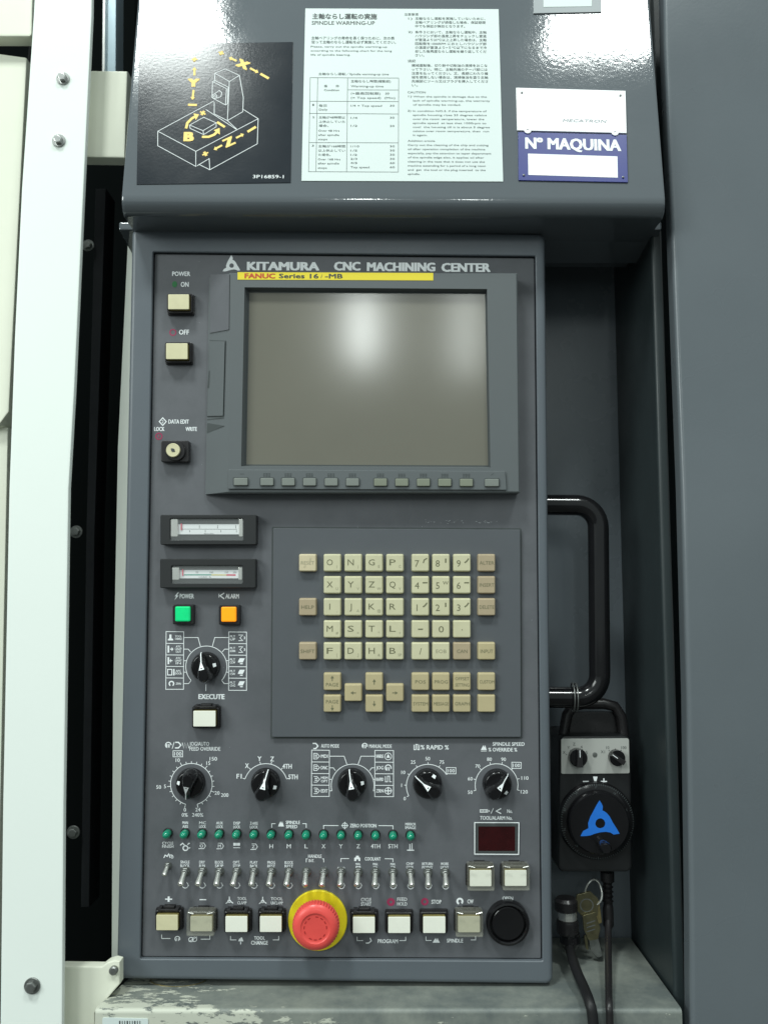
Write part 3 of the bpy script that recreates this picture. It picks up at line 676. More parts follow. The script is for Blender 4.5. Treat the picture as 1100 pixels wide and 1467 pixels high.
# ---------------------------------------------------------------- keypad
hm = 0.0035
kp = MB(f).box(rounded(Q(f, [(391.5, 756.5), (745, 758.8), (746, 1056), (389.5, 1056)], hm), 0.0012), -0.001, hm, 0.0006).build('keypad_panel', mat('keypad_panel_paint', (0.092, 0.101, 0.112), 0.5, peel=0.00004, peel_scale=2600, mottle=0.08, mscale=30), con)
MB(f).box(rounded(Q(f, [(389.6, 754.6), (746.6, 756.8), (747.6, 1058.2), (387.8, 1058.2)], .0004), 0.0012), -0.0008, .0004, 0.0001).build('keypad_gap', M_INK, con)
cols = [440.7, 476, 506, 536, 565.8, 602.2, 631.8, 661.8, 697]
rows = [806.3, 838, 869.7, 901.4, 933, 976.8, 1008.2]
KH = 0.0052
def key(x, y, m, legs=()):
    h1 = hm + KH
    mb = MB(f); p = rounded(R4(f, x - 12.5, y - 12.5, x + 12.5, y + 12.5, h1), 0.0014, 4)
    mb.solid(p, [(hm, -0.0002), (h1 - 0.0020, 0), (h1 - 0.0007, 0.0003), (h1 - 0.0002, 0.0007), (h1, 0.0012)], 0, back=False)
    # shallow dish
    mb.add([], [])
    for (t, dx, dy, cap, w, mi, rot) in legs:
        if t.startswith('~'): sym(mb, t, x + dx, y + dy, h1 + .00012, mi)
        else: mb.text(t, x + dx, y + dy, cap, h1 + .00012, mi, width=w, bold=0.0, rot=rot)
    return mb.build('key', [m, M_KEYINK, M_FAINT], kp)
def sym(mb, t, x, y, h, mi):
    if t == '~up': mb.line([(x, y + 4), (x, y)], 1.2, h, mi); mb.poly([(x - 2.4, y), (x, y - 4), (x + 2.4, y)], h + .00003, mi)
    elif t == '~dn': mb.line([(x, y - 4), (x, y)], 1.2, h, mi); mb.poly([(x - 2.4, y), (x, y + 4), (x + 2.4, y)], h + .00003, mi)
    elif t == '~lf': mb.line([(x + 4, y), (x, y)], 1.2, h, mi); mb.poly([(x, y - 2.4), (x - 4, y), (x, y + 2.4)], h + .00003, mi)
    elif t == '~rt': mb.line([(x - 4, y), (x, y)], 1.2, h, mi); mb.poly([(x, y - 2.4), (x + 4, y), (x, y + 2.4)], h + .00003, mi)
    elif t == '~d1': mb.line([(x - 3, y + 3), (x, y + 1), (x + 3, y - 3)], 1.8, h, mi)
    elif t == '~d2': mb.line([(x - 2.5, y + 3.5), (x - 1, y - 1), (x + 3, y - 3.5)], 1.6, h, mi)
    elif t == '~v': mb.line([(x, y - 3), (x, y + 3)], 2.0, h, mi)
    elif t == '~h': mb.line([(x - 3.5, y), (x + 3.5, y)], 1.8, h, mi)
    elif t == '~w': mb.line([(x - 3.5, y - 2), (x - 2, y + 2), (x, y - 2), (x + 1.5, y + 2), (x + 3.5, y - 2)], 1.0, h, mi)
L1 = ['ONGP', 'XYZQ', 'IJKR', 'MSTL', 'FDHB']; L2 = ['()EC', 'UVWV', ',A@.', '#=*+', '[]&SP']; L2 = [['(', ')', 'E', 'C'], ['U', 'V', 'W', 'V'], [',', 'A', '@', ''], ['#', '=', '*', '+'], ['[', ']', '&', 'SP']]
for r_ in range(5):
    for c_ in range(4):
        g = [(L1[r_][c_], -3.6, -0.8, 8.6, None if L1[r_][c_] in 'IJ' else 8.8, 1, 0)]
        if L2[r_][c_]: g.append((L2[r_][c_], 6.8, 5.2, 3.8, None, 2, 0))
        key(cols[1 + c_], rows[r_], M_KEYG, g)
nums = [[('7', '~d2'), ('8', '~v'), ('9', '~d1')], [('4', '~h'), ('5', '~w'), ('6', '~h')], [('1', '~d1'), ('2', '~v'), ('3', '~d1')]]
for r_ in range(3):
    for c_ in range(3):
        t, s_ = nums[r_][c_]; key(cols[5 + c_], rows[r_], M_KEYG, [(t, -5, 0.8, 9.4, None, 1, 0), (s_, 6.4, -3.2, 0, 0, 1, 0)])
key(cols[5], rows[3], M_KEYG, [('~h', 0, 0, 0, 0, 1, 0)]); key(cols[6], rows[3], M_KEYG, [('0', 0, 0, 9, 7.5, 1, 0)]); key(cols[7], rows[3], M_KEYG, [('.', 0, -3, 9, None, 1, 0)])
key(cols[5], rows[4], M_KEYG, [('/', 0, 0, 9, None, 1, 0)]); key(cols[6], rows[4], M_KEYG, [('EOB', 0, 0, 5, 15, 2, 0)]); key(cols[7], rows[4], M_KEYB, [('CAN', 0, 0, 5, 15, 1, 0)])
key(cols[0], rows[0], M_KEYP, [('RESET', 0, 0, 4.8, 19, 2, 0), ('//', 4, -5, 4, None, 2, 0), ('//', -4, 5.5, 4, None, 2, 0)])
key(cols[0], rows[2], M_KEYB, [('HELP', 0, 0, 5, 18, 1, 0)]); key(cols[0], rows[4], M_KEYB, [('SHIFT', 0, 0, 5, 20, 1, 0)])
for r_, t in [(0, 'ALTER'), (1, 'INSERT'), (2, 'DELETE')]: key(cols[8], rows[r_], M_KEYB, [(t, 0, 0, 5, 21, 1, 0)])
key(cols[8], rows[4], M_KEYY, [('INPUT', 0, 0, 5, 18, 1, 0)])
key(cols[1], rows[5], M_KEYY, [('PAGE', 0, 4, 5, 18, 1, 0), ('~up', 0, -5, 0, 0, 1, 0)]); key(cols[1], rows[6], M_KEYY, [('PAGE', 0, -3, 5, 18, 1, 0), ('~dn', 0, 6, 0, 0, 1, 0)])
key(cols[2], 992.6, M_KEYY, [('~lf', 0, 0, 0, 0, 1, 0)]); key(cols[4], 992.6, M_KEYY, [('~rt', 0, 0, 0, 0, 1, 0)])
key(cols[3], rows[5], M_KEYY, [('~up', 0, 0, 0, 0, 1, 0)]); key(cols[3], rows[6], M_KEYY, [('~dn', 0, 0, 0, 0, 1, 0)])
for c_, r_, t in [(5, 5, 'POS'), (6, 5, 'PROG'), (8, 5, 'CUSTOM'), (5, 6, 'SYSTEM'), (6, 6, 'MESSAGE'), (7, 6, 'GRAPH')]:
    key(cols[c_], rows[r_], M_KEYY, [(t, 0, 0, 4.6, {'POS': 15, 'PROG': 19}.get(t, 21), 1, 0)])
key(cols[7], rows[5], M_KEYY, [('OFFSET', 0, -4.5, 4.4, 20, 1, 0), ('SETTING', 0, 4.5, 4.4, 20, 1, 0)]); key(cols[8], rows[6], M_KEYY)

# ---------------------------------------------------------------- push buttons
def button(x0, y0, x1, y1, capm, guard=None, pad=3.2, h_cap=0.011, side=M_CAPSIDE, label=None, hinge=True):
    """cap corners in the photograph at the cap's front height"""
    cap = R4(f, x0, y0, x1, y1, h_cap); ic = inset(ccw(cap), 0)
    hx = 0.0013
    o = rounded(inset(ic, -pad * 0.00061), 0.0016)
    hs_ = 0.0065; mb = MB(f)
    mb.box(rounded(inset(ic, -(pad + 1.2) * 0.00061), 0.0014), -0.0005, 0.0022, 0.0005, 0, False)      # flange
    mb.solid(o, [(0.0022, 0), (hs_ - 0.0004, 0), (hs_, 0.0004), (hs_, 0.0012), (hs_ - .003, .0013)], 0, back=False, cap=False)
    xs = [p[0] for p in ic]; zs = [p[1] for p in ic]; xa, xb, za, zb_ = min(xs), max(xs), min(zs), max(zs)
    if hinge:
        for s_ in (-1, 1):
            cxh = (xa + xb) / 2 + s_ * (xb - xa) * 0.40
            mb.box(rect(cxh, zb_ + 0.0028, 0.0028, 0.0026), 0.0, 0.0085, 0.0006, 0, False)
        mb.tube([(xa + .001, -0.0078, zb_ + 0.0030), (xb - .001, -0.0078, zb_ + 0.0030)], 0.0008, 8, 0)
        mb.box(rect((xa + xb) / 2, zb_ + 0.0034, (xb - xa) * .50, 0.0030), 0.0, 0.0045, 0.0010, 0, False)
    b = mb.build('push_button', [M_SATB], con, label=label)
    MB(f).solid(rounded(ic, 0.0007, 3), [(0.002, 0), (h_cap - 0.0010, 0)], 1, False, False).solid(rounded(ic, 0.0007, 3), [(h_cap - .0010, 0), (h_cap - 0.0002, 0.0001), (h_cap, 0.0005)], 0, False).build('button_cap', [capm, side], b)
    if guard:
        g0 = ccw([(xa - .0022, za - .0025), (xb + .0022, za - .0025), (xb + .0022, zb_ + .0050), (xa - .0022, zb_ + .0050)])
        t_ = 0.0145; mb = MB(f); gr = rounded(g0, 0.0012, 3)
        mb.solid(gr, [(0.004, 0), (t_ - .0008, 0), (t_, 0.0008)], 0, False)
        mb.build('clear_guard', M_GUARD, b)
        mb = MB(f)
        for s_ in (-1, 1): mb.tube([(( xa + xb) / 2 + s_ * (xb - xa) * .5 + s_ * .001, -t_ - .0006, zb_ + .0046), ((xa + xb) / 2 + s_ * (xb - xa) * .30, -t_ - .0006, zb_ + .0036)], 0.0005, 6)
        mb.build('hinge_pin', M_CHROME, b)
    return b
button(241, 421.5, 271, 443, M_CAPCREAM, hinge=False, label='cream push button under ON'); button(238, 491.5, 269, 514.5, M_CAPCREAM, hinge=False, label='cream push button under OFF')
button(277, 1018.5, 309, 1041, M_CAPWHITE, label='white push button under EXECUTE')
button(672.8, 1247, 703.8, 1270, M_CAPWHITE, guard=True); button(723, 1247, 754, 1269.5, M_CAPWHITE, guard=True)
button(224, 1311, 255, 1333, M_CAPCREAM, label='cream push button under the plus sign'); button(272.8, 1313, 304, 1334.5, M_CAPBEIGE, guard=True, label='dull beige push button under the minus sign')
button(323, 1313, 354.5, 1335.5, M_CAPWHITE); button(372.3, 1313, 403.5, 1335.5, M_CAPWHITE)
button(505.5, 1314, 537, 1337, M_CAPWHITE); button(556, 1314, 587.5, 1337, M_CAPWHITE, hinge=False); button(606, 1313.5, 638, 1337, M_CAPWHITE, hinge=False)
button(656, 1313, 687.5, 1336, M_CAPBEIGE, guard=True)
T('POWER', 260, 392.2, 6.4, 25.5); T('ON', 265, 407.4, 7, 11); T('OFF', 264, 475.8, 7, 14)
T('●', 250.5, 407.5, 8, m=M_GREENP, name='green_symbol', width=6.5)
@P('red_symbol', M_MAGENTA)
def _(mb): mb.arc(248, 476.2, 4.2, 0, 360, 1.6, hq)
# lamps
def lamp(x, y, lens, label):
    h1 = 0.009
    b = MB(f).box(rounded(R4(f, x - 14.2, y - 13.2, x + 16.4, y + 15, .006), 0.0012), -0.0005, 0.006, 0.001, 0, False).build('pilot_lamp', M_SATB, con, label=label)
    c = R4(f, x - 10.6, y - 10.6, x + 10.6, y + 10.6, h1)
    MB(f).solid(rounded(c, 0.0011, 3), [(0.005, 0), (h1 - .0008, 0), (h1, 0.0009)], 0, False).build('lens', lens, b)
lamp(261.6, 879.6, M_GREENL, 'lit green square power lamp'); lamp(327.6, 880.2, M_ORANGEL, 'lit orange square alarm lamp')
@P('caption')
def _(mb):
    mb.poly([(255, 848.5), (250.5, 854.5), (253, 854.3), (250, 860), (256.5, 853), (253.8, 853.2), (256.8, 848.5)], hq); mb.text('POWER', 268, 854, 6.6, hq, width=20, bold=.03)
@P('caption')
def _(mb):
    mb.line([(321.5, 849.5), (315.5, 853.5), (321.5, 858)], 1.6, hq); mb.line([(314, 850.5), (314, 856)], 1, hq); mb.text('ALARM', 333, 854, 6.6, hq, width=19, bold=.03)
# key switch
ks = MB(f).box(rounded(R4(f, 230.5, 631, 271, 662, 0.007), 0.0018), -0.0005, 0.007, 0.001, 0, False)
p0 = f.at(252, 646.5, 0.008); ks.lathe(*p0, [(0.0085, .006), (0.0085, .009), (0.0080, .0096)], 32); ks = ks.build('key_switch', M_SATB, con)
p1 = f.at(248.3, 645, 0.0115)
MB(f).lathe(*p1, [(0.0060, .009), (0.0060, .0118), (0.0055, .0123), (0.0048, 0.0121)], 32).build('lock_barrel', M_CAPCREAM, ks)
MB(f).box(rect(p1[0], p1[1], 0.0042, 0.0011, radians(-40)), 0.0118, 0.0124, 0.0001).build('keyway', M_INK, ks)
MB(f).lathe(p1[0], p1[1], [(0.0015, .0119), (0.0015, .0125)], 12).build('keyway', M_INK, ks)
T('DATA EDIT', 256.3, 604, 5.8, 29); T('LOCK', 228.7, 614.6, 5.8, 14.5); T('WRITE', 274.4, 614.6, 5.8, 16)
@P('red_symbol', M_MAGENTA)
def _(mb): mb.arc(228, 625, 4.4, 0, 360, 1.7, hq); mb.poly([(227.2, 623), (228.8, 623), (228.8, 627), (227.2, 627)], hq + .00003)
@P('caption')
def _(mb): mb.line([(228.5, 604), (233.5, 598.5), (238.5, 604), (233.5, 609.5)], 1.3, hq, 0, True); mb.text('2', 233.4, 604, 4.5, hq, bold=.02)
# meters
def meter(x0, y0, x1, y1, wx0, wy0, wx1, wy1, kind):
    h1 = 0.0095
    o = R4(f, x0, y0, x1, y1, h1); mb = MB(f); ro = rounded(o, 0.0014, 3)
    w = rounded(R4(f, wx0, wy0, wx1, wy1, h1), 0.0014, 3)
    loops = [(-0.0005, ro), (h1 - .0006, ro), (h1, inset(ro, .0006)), (h1, inset(w, -.0004)), (h1 - .0004, w), (0.003, w)]
    vs = []; n = len(ro)
    for h, lp in loops: vs += [(x, -h, z) for x, z in lp]
    mb.add(vs, [(k * n + i, k * n + (i + 1) % n, (k + 1) * n + (i + 1) % n, (k + 1) * n + i) for k in range(len(loops) - 1) for i in range(n)])
    mb.flat(w, 0.003)
    b = mb.build('panel_meter', M_METERB, con, label='upper panel meter with double tick scale' if kind == 0 else 'lower panel meter with green yellow red load bar')
    mb = MB(f); hs_ = 0.0062; sy0 = wy0 + 8.5; sy1 = wy1 - 8.5 if kind == 0 else wy1 - 7.5
    if kind == 1: sy0 = wy0 + 6.5
    sx0, sx1 = wx0 + 12, wx1 - 6
    mb.flat(R4(f, sx0, sy0, sx1, sy1, hs_), hs_, 0)
    h = hs_ + .0001
    if kind == 0:
        mb.line([(sx0 + 4, (sy0 + sy1) / 2 - .3), (sx1 - 3, (sy0 + sy1) / 2)], 0.5, h, 1)
        for k in range(4): mb.line([(sx0 + 4 + k * (sx1 - sx0 - 9) / 3, sy0 + 1.5), (sx0 + 4 + k * (sx1 - sx0 - 9) / 3, sy0 + 6)], .7, h, 1)
        for k in range(4): mb.line([(sx0 + 16 + k * (sx1 - sx0 - 20) / 3, sy1 - 6), (sx0 + 16 + k * (sx1 - sx0 - 20) / 3, sy1 - 3)], .7, h, 1)
        mb.text('Spindle', (sx0 + sx1) / 2, sy1 - 1.1, 1.5, h, 1, width=14, bold=0)
    else:
        yb = sy1 - 5; W_ = sx1 - sx0 - 10
        mb.line([(sx0 + 6, yb), (sx0 + 6 + W_ * .53, yb)], 1.6, h, 2); mb.line([(sx0 + 6 + W_ * .53, yb + .1), (sx0 + 6 + W_ * .82, yb + .2)], 1.6, h, 3); mb.line([(sx0 + 6 + W_ * .82, yb + .2), (sx0 + 6 + W_, yb + .3)], 2.2, h, 4)
        for k, t in enumerate(['50', '100', '150', '200']): mb.text(t, sx0 + 6 + W_ * (.25, .53, .82, .98)[k], sy0 + 3.5, 2.6, h, 1, bold=0)
        mb.text('LOAD  %', (sx0 + sx1) / 2 - 6, sy1 - 1.8, 2.0, h, 1, width=17, bold=0)
    mb.build('meter_scale', [M_SCALE, M_INK, M_TEAL, M_OCHRE, M_REDBAND], b, smooth=False)
    MB(f).box(R4(f, sx0 + 3.2, sy0 - 1, sx0 + 4.8, sy0 + 8.5, .0072), .0066, .0072, .0001).build('needle', M_REDBAND, b)
    # clear plastic ends that catch the light
    for xa, xb in ((wx0 + .8, wx0 + 11), (wx1 - 6.5, wx1 - 1)):
        MB(f).box(rounded(R4(f, xa, wy0 + 1 + kind * 2, xb, wy1 - 5, .0085), 0.0008), .003, .0085, .0005, 0, False).build('clear_end', M_CHROME, b)
    MB(f).flat(w, h1 - .0012).build('window', M_GLASS, b)
meter(230, 737.5, 367.5, 780.5, 244, 742.5, 349, 774, 0); meter(229.5, 800.5, 366.5, 842.5, 246, 810, 348, 836, 1)

# ---------------------------------------------------------------- rotary selectors
def knob(px, py, ang, name='selector_knob', S_=1.12, style=0, label=None):
    """px,py = axis on the faceplate; ang = clock angle of the pointer in degrees"""
    cx, cz = f.at(px, py, 0); a = radians(ang); d = Vector((sin(a), cos(a))); e = Vector((cos(a), -sin(a)))
    mm = 0.001 * S_
    mb = MB(f)
    mb.lathe(cx, cz, [(11.2 * mm, 0), (11.2 * mm, 2.2 * mm), (10.6 * mm, 5.2 * mm), (9.6 * mm, 6.4 * mm), (8.6 * mm, 7.0 * mm)], 40)
    # grip: outline lofted from a long base to a short crest
    def outline(fr, bk, wf, wb):
        pts = []
        for k in range(7):                                   # rounded back
            q = -pi / 2 + pi * k / 6; pts.append((-bk + wb - wb * cos(q) * 1.0, wb * sin(q)))
        pts += [(fr * .55, wf + (wb - wf) * .25), (fr - .9 * mm, wf), (fr, wf * .35), (fr, -wf * .35), (fr - .9 * mm, -wf), (fr * .55, -wf - (wb - wf) * .25)]
        return [(cx + d.x * u + e.x * v, cz + d.y * u + e.y * v) for u, v in pts]
    lv = [(5.5, 11.3, 12.2, 2.4, 6.2), (9.0, 10.2, 12.0, 2.2, 6.0), (13.0, 5.0, 11.2, 2.1, 5.2), (16.0, 1.2, 10.2, 1.9, 4.4), (17.2, 0.4, 9.2, 1.3, 3.5)]
    rings = [(h * mm, outline(fr * mm, bk * mm, wf * mm, wb * mm)) for h, fr, bk, wf, wb in lv]
    n = len(rings[0][1]); vs = []
    for h, r in rings: vs += [(x, -h, z) for x, z in r]
    mb.add(vs, [(k * n + i, k * n + (i + 1) % n, (k + 1) * n + (i + 1) % n, (k + 1) * n + i) for k in range(len(rings) - 1) for i in range(n)] + [tuple((len(rings) - 1) * n + i for i in range(n))])
    o = mb.build(name, M_GLOSSB, con, label=label)
    def pt(u, v, h): return (cx + d.x * u * mm + e.x * v * mm, -h * mm, cz + d.y * u * mm + e.y * v * mm)
    m2 = MB(f)
    m2.add([pt(11.6, .35, 6.2), pt(11.6, -.35, 6.2), pt(10.5, -.35, 9.3), pt(10.5, .35, 9.3), pt(5.3, -.35, 13.3), pt(5.3, .35, 13.3), pt(1.4, -.35, 16.4), pt(1.4, .35, 16.4)], [(0, 1, 2, 3), (3, 2, 4, 5), (5, 4, 6, 7)])
    m2.add([pt(5.6, 0, 14.2), pt(-0.8, 2.1, 17.6), pt(-0.8, -2.1, 17.6)], [(0, 1, 2)]).add([pt(-1.5, 7.0, 8.2), pt(1.5, 7.0, 8.2), pt(1.2, 9.2, 7.0), pt(-1.2, 9.2, 7.0)], [(0, 1, 2, 3)])
    m2.build('pointer', M_PRINT, o, smooth=False)
    return o
KL = dict(M='x')
knob(295.5, 954.5, -13, label='knob of the execute selector'); knob(274, 1121, 190, label='feed override knob'); knob(381, 1121, 13, label='axis selector knob')
knob(504.5, 1121, -10, label='mode selector knob'); knob(612, 1121.5, -55, label='rapid override knob'); knob(711.5, 1122, 41, label='spindle override knob')

def selector_scale(cx, cy, r, bl, br, rowsy, wid, texts_l, texts_r, lead_top, icon_l, icon_r):
    mb = MB(f)
    w = 0.95; (x0, y0, x1, y1) = bl; (u0, v0, u1, v1) = br
    mb.line([(x0, y0), (x1, y0 + .3), (x1 - .3, y1), (x0 - .4, y1)], w, hq, 0, True); mb.line([(u0, v0), (u1, v0 + .3), (u1, v1), (u0 - .2, v1)], w, hq, 0, True)
    n = len(rowsy)
    for k in range(1, n):
        y = (rowsy[k - 1] + rowsy[k]) / 2; mb.line([(x0, y), (x1, y + .2)], w, hq + .00003); mb.line([(u0, y + .3), (u1, y + .5)], w, hq + .00003)
    return mb
mb = selector_scale(296, 955, 29.5, (238.3, 904.8, 263.5, 987.5), (328, 905.3, 353.4, 989), [913.4, 930, 946.5, 963, 979.4], 0, 0, 0, 0, 0, 0)
mb.arc(296, 955, 29.5, -132, 132, 0.95, hq + .00006)
for s_ in (-1, 1):
    X = lambda d_: 296 + s_ * d_
    mb.line([(X(32.5), 913.4), (X(12), 913.4), (X(8.5), 926)], .95, hq + .00009); mb.line([(X(32.5), 930), (X(26), 930), (X(22.5), 934)], .95, hq + .00009)
    mb.line([(X(32), 946.5), (X(28.5), 946.5)], .95, hq + .00009); mb.line([(X(32), 963), (X(29), 963)], .95, hq + .00009); mb.line([(X(32), 979.4), (X(25.5), 979.4), (X(22), 975)], .95, hq + .00009)
mb.line([(295.3, 980.5), (295.2, 990)], .95, hq)
for k, (t, y) in enumerate([(('TOOL', 'CHANGE'), 913.4), (('ATC', 'UNIT', 'OUT'), 930), (('ATC', 'UNIT', 'IN'), 946.5), (('APC', 'DOOR'), 963), (('ZRN',), 979.4)]):
    for q, s_ in enumerate(t): mb.text(s_, 256, y + (q - (len(t) - 1) / 2) * 3.7, 2.9, hq, width=9.5 if len(s_) > 3 else 7.5, bold=.03)
# icons left
mb.poly([(241, 917.5), (241, 915.5), (243, 914.5), (243, 909), (246, 909), (246, 914.5), (248.5, 915.5), (248.5, 917.5)], hq)
for y, s_ in ((930, 1), (946.5, -1)):
    mb.poly([(240.5, y - 5), (242.8, y - 5), (242.8, y + 5), (240.5, y + 5)], hq); mb.line([(244, y), (247.5, y)], 1.4, hq); mb.poly([(246.3 if s_ > 0 else 245.3, y - 3), (248.8 if s_ > 0 else 243, y), (246.3 if s_ > 0 else 245.3, y + 3)], hq + .00003)
mb.line([(240.5, 959), (246.5, 959), (246.5, 967), (240.5, 967)], 1.3, hq, 0, True); mb.line([(248.8, 959), (250, 959), (250, 967), (248.8, 967)], 1.0, hq, 0, True)
mb.arc(246, 979.4, 3.2, 210, 510, 1.8, hq)
# icons right
for y in (913.8, 930.6): mb.line([(342, y - 4), (348, y - 4), (344, y), (348, y + 4), (342, y + 4)], 1.1, hq); mb.line([(350, y - 2), (351, y), (350, y + 2)], 1.1, hq)
for k, y in enumerate((947, 963.5, 980)):
    mb.poly([(341.5, y), (343.5, y - 4), (351, y - 4), (349, y), (348, y + 2), (341, y + 2)], hq); mb.line([(344, y + 3.8), (348, y + 3.8)], 1.5, hq)
for k, (y, t) in enumerate([(913.8, ('PLT', 'UP')), (930.6, ('PLT', 'DOWN')), (947, ('PLT', 'CCW')), (963.5, ('PLT', 'CW')), (980, ('PLT', 'CHG'))]):
    for q, s_ in enumerate(t): mb.text(s_, 333.5, y + (q - .5) * 4.2, 3.1, hq, width=7.5, bold=.03)
mb.build('dial_scale', M_PRINT, con, smooth=False)
T('EXECUTE', 303.3, 998, 6.8, 36.5, bold=.07)

# feed override
mb = MB(f)
mb.arc(274.5, 1123.5, 29.8, -164, 164, 1.0, hq)
for k in range(25):
    a = radians(-164 + 328 * k / 24); L_ = 5 if k % 5 == 0 or k == 24 else 3.2
    mb.line([(274.5 + 29.8 * sin(a), 1123.5 - 29.8 * cos(a)), (274.5 + (29.8 + L_) * sin(a), 1123.5 - (29.8 + L_) * cos(a))], .9, hq + .00003)
for t, x, y in [('10', 255, 1089), ('15', 298.8, 1093.3), ('150', 306, 1087), ('5', 236.7, 1126.6), ('50', 227.8, 1127.5), ('20', 311.3, 1136), ('200', 322.3, 1139), ('0', 265.2, 1160), ('24', 283.8, 1160), ('0%', 265, 1167.4), ('240%', 283.5, 1167.4)]:
    mb.text(t, x, y, 5.2, hq, bold=.02, width=None if len(t) < 3 else (10.5 if t != '240%' else 16))
mb.text('100', 255.2, 1080, 5.2, hq, width=10.5, bold=.02); mb.line([(248.3, 1075.6), (262, 1075.6), (262, 1084.2), (248.3, 1084.2)], .9, hq, 0, True)
mb.build('dial_scale', M_PRINT, con, smooth=False)
@P('caption')
def _(mb):
    mb.text('JOG/AUTO', 272, 1065.5, 5.4, hq, width=28, al='L', bold=.02); mb.text('FEED OVERRIDE', 272, 1072.6, 5.4, hq, width=44, al='L', bold=.02)
    mb.line([(261.5, 1064), (263.5, 1072), (265.3, 1064), (267.2, 1072), (269, 1064), (271, 1072)], 1.1, hq)
    mb.arc(241.5, 1067.5, 4, -160, 90, 1.4, hq); mb.line([(239.5, 1066), (239.5, 1071)], 1.6, hq); mb.line([(242.5, 1066), (242.5, 1071)], 1.6, hq); mb.line([(247, 1072.5), (250, 1063)], 1.0, hq)
    mb.line([(251.5, 1063.5), (256, 1063.5), (259.5, 1067.5), (256, 1071.5), (251, 1071.5)], 1.7, hq)
# axis selector
mb = MB(f); mb.arc(381, 1125, 31, -72, 72, 1.0, hq)
for a_ in (-73, -44, -14, 14, 44, 73):
    a = radians(a_); mb.line([(381 + 31 * sin(a), 1125 - 31 * cos(a)), (381 + 34.5 * sin(a), 1125 - 34.5 * cos(a))], .95, hq + .00003)
for t, x, y, w in [('F1', 342.8, 1112, 7), ('X', 354, 1097, 5), ('Y', 372, 1087, 5.5), ('Z', 390, 1087.3, 5), ('4TH', 411.5, 1097.8, 13), ('5TH', 420, 1113, 13)]: mb.text(t, x, y, 6.6, hq, width=w, bold=.03)
mb.build('dial_scale', M_PRINT, con, smooth=False)
# mode selector
ry = [1083.3, 1099.8, 1116.5, 1133]
mb = selector_scale(505, 1125, 30.5, (446.6, 1074.6, 472, 1141), (537, 1075, 563.6, 1141.3), ry, 0, 0, 0, 0, 0, 0)
mb.arc(505.2, 1125.3, 30.6, -105, 105, .95, hq + .00006)
for s_ in (-1, 1):
    X = lambda d_: 505 + s_ * d_
    mb.line([(X(32.7), 1083.4), (X(12), 1083.4), (X(8), 1095)], .95, hq + .00009); mb.line([(X(32.7), 1100), (X(27.5), 1100), (X(24.5), 1104)], .95, hq + .00009)
    mb.line([(X(32.7), 1116.5), (X(30), 1116.5)], .95, hq + .00009); mb.line([(X(32.7), 1133), (X(29.8), 1133)], .95, hq + .00009)
for y, t, tr in zip(ry, ['MDI', 'DNC', 'MEM', 'EDIT'], ['HANDLE', 'JOG', 'RAPID', 'ZRN']):
    mb.text(t, 464.8, y - (2.2 if t == 'MEM' else 0), 4.8 if t != 'MEM' else 3.6, hq, width=9.6, bold=.03)
    if t == 'MEM': mb.text('OPT', 464.8, y + 2.6, 3.6, hq, width=9.6, bold=.03)
    mb.text(tr, 544, y, 4.8, hq, width=10.4, bold=.03)
    mb.line([(449.5, y - 4), (454, y - 4), (458, y), (454, y + 4), (449.5, y + 4)], .9, hq, 0, t in ('MDI', 'DNC'))
    mb.line([(451, y - 1.4), (454.6, y - 1.4)], 1.2, hq); mb.line([(451, y + 1.2), (455, y + 1.2)], 1.2, hq)
mb.arc(556, 1083.6, 4.8, 0, 360, .9, hq); mb.poly([(556, 1080), (553.2, 1085.5), (558.8, 1085.5)], hq)
mb.arc(556, 1100, 4.2, -150, 110, 1.4, hq); mb.line([(554, 1099), (554, 1104)], 1.6, hq); mb.line([(557, 1099), (557, 1104)], 1.6, hq)
mb.line([(552, 1112), (552, 1120), (555, 1120), (555, 1112), (558, 1112), (558, 1120), (561, 1120)], 1.0, hq)
mb.arc(556, 1133, 4.6, 0, 360, .9, hq); mb.line([(556, 1127.5), (556, 1138.5)], 1.4, hq + .00003); mb.line([(550.5, 1133), (561.5, 1133)], 1.4, hq + .00006)
mb.build('dial_scale', M_PRINT, con, smooth=False)
@P('caption')
def _(mb):
    mb.text('AUTO MODE', 473, 1068.6, 5.2, hq, width=25.5, bold=.02); mb.line([(448, 1065), (452.5, 1065), (455.5, 1068.8), (452.5, 1072.4), (449, 1072.4)], 1.7, hq)
@P('caption')
def _(mb):
    mb.text('MANUAL MODE', 545, 1069, 5.2, hq, width=32, bold=.02); mb.arc(522.5, 1068.5, 3.6, -150, 110, 1.4, hq); mb.line([(520.5, 1067), (520.5, 1072)], 1.5, hq); mb.line([(523.5, 1067), (523.5, 1072)], 1.5, hq)
# rapid
mb = MB(f); mb.arc(613, 1126, 31, -117, 58, 1.0, hq)
for a_ in (-117, -88, -59, -30, 0, 30, 58):
    a = radians(a_); mb.line([(613 + 31 * sin(a), 1126 - 31 * cos(a)), (613 + 34 * sin(a), 1126 - 34 * cos(a))], .95, hq + .00003)
for t, x, y in [('0', 579.6, 1144), ('1', 575.2, 1125), ('10', 577.6, 1106.5), ('25', 591.7, 1091.7), ('50', 612.6, 1086.8), ('75', 632.7, 1091.8)]: mb.text(t, x, y, 5.0, hq, bold=.02)
mb.text('100', 646, 1104.2, 5.0, hq, width=10, bold=.02); mb.line([(639.2, 1099.6), (652.8, 1099.8), (652.8, 1108.6), (639.2, 1108.4)], .9, hq, 0, True)
mb.text('% RAPID %', 622.5, 1070.6, 6.2, hq, width=40, bold=.025); mb.line([(593, 1067), (593, 1074), (595.5, 1074), (595.5, 1066.5), (598, 1066.5), (598, 1074), (600.5, 1074), (600.5, 1067)], 1.1, hq)
mb.build('dial_scale', M_PRINT, con, smooth=False)
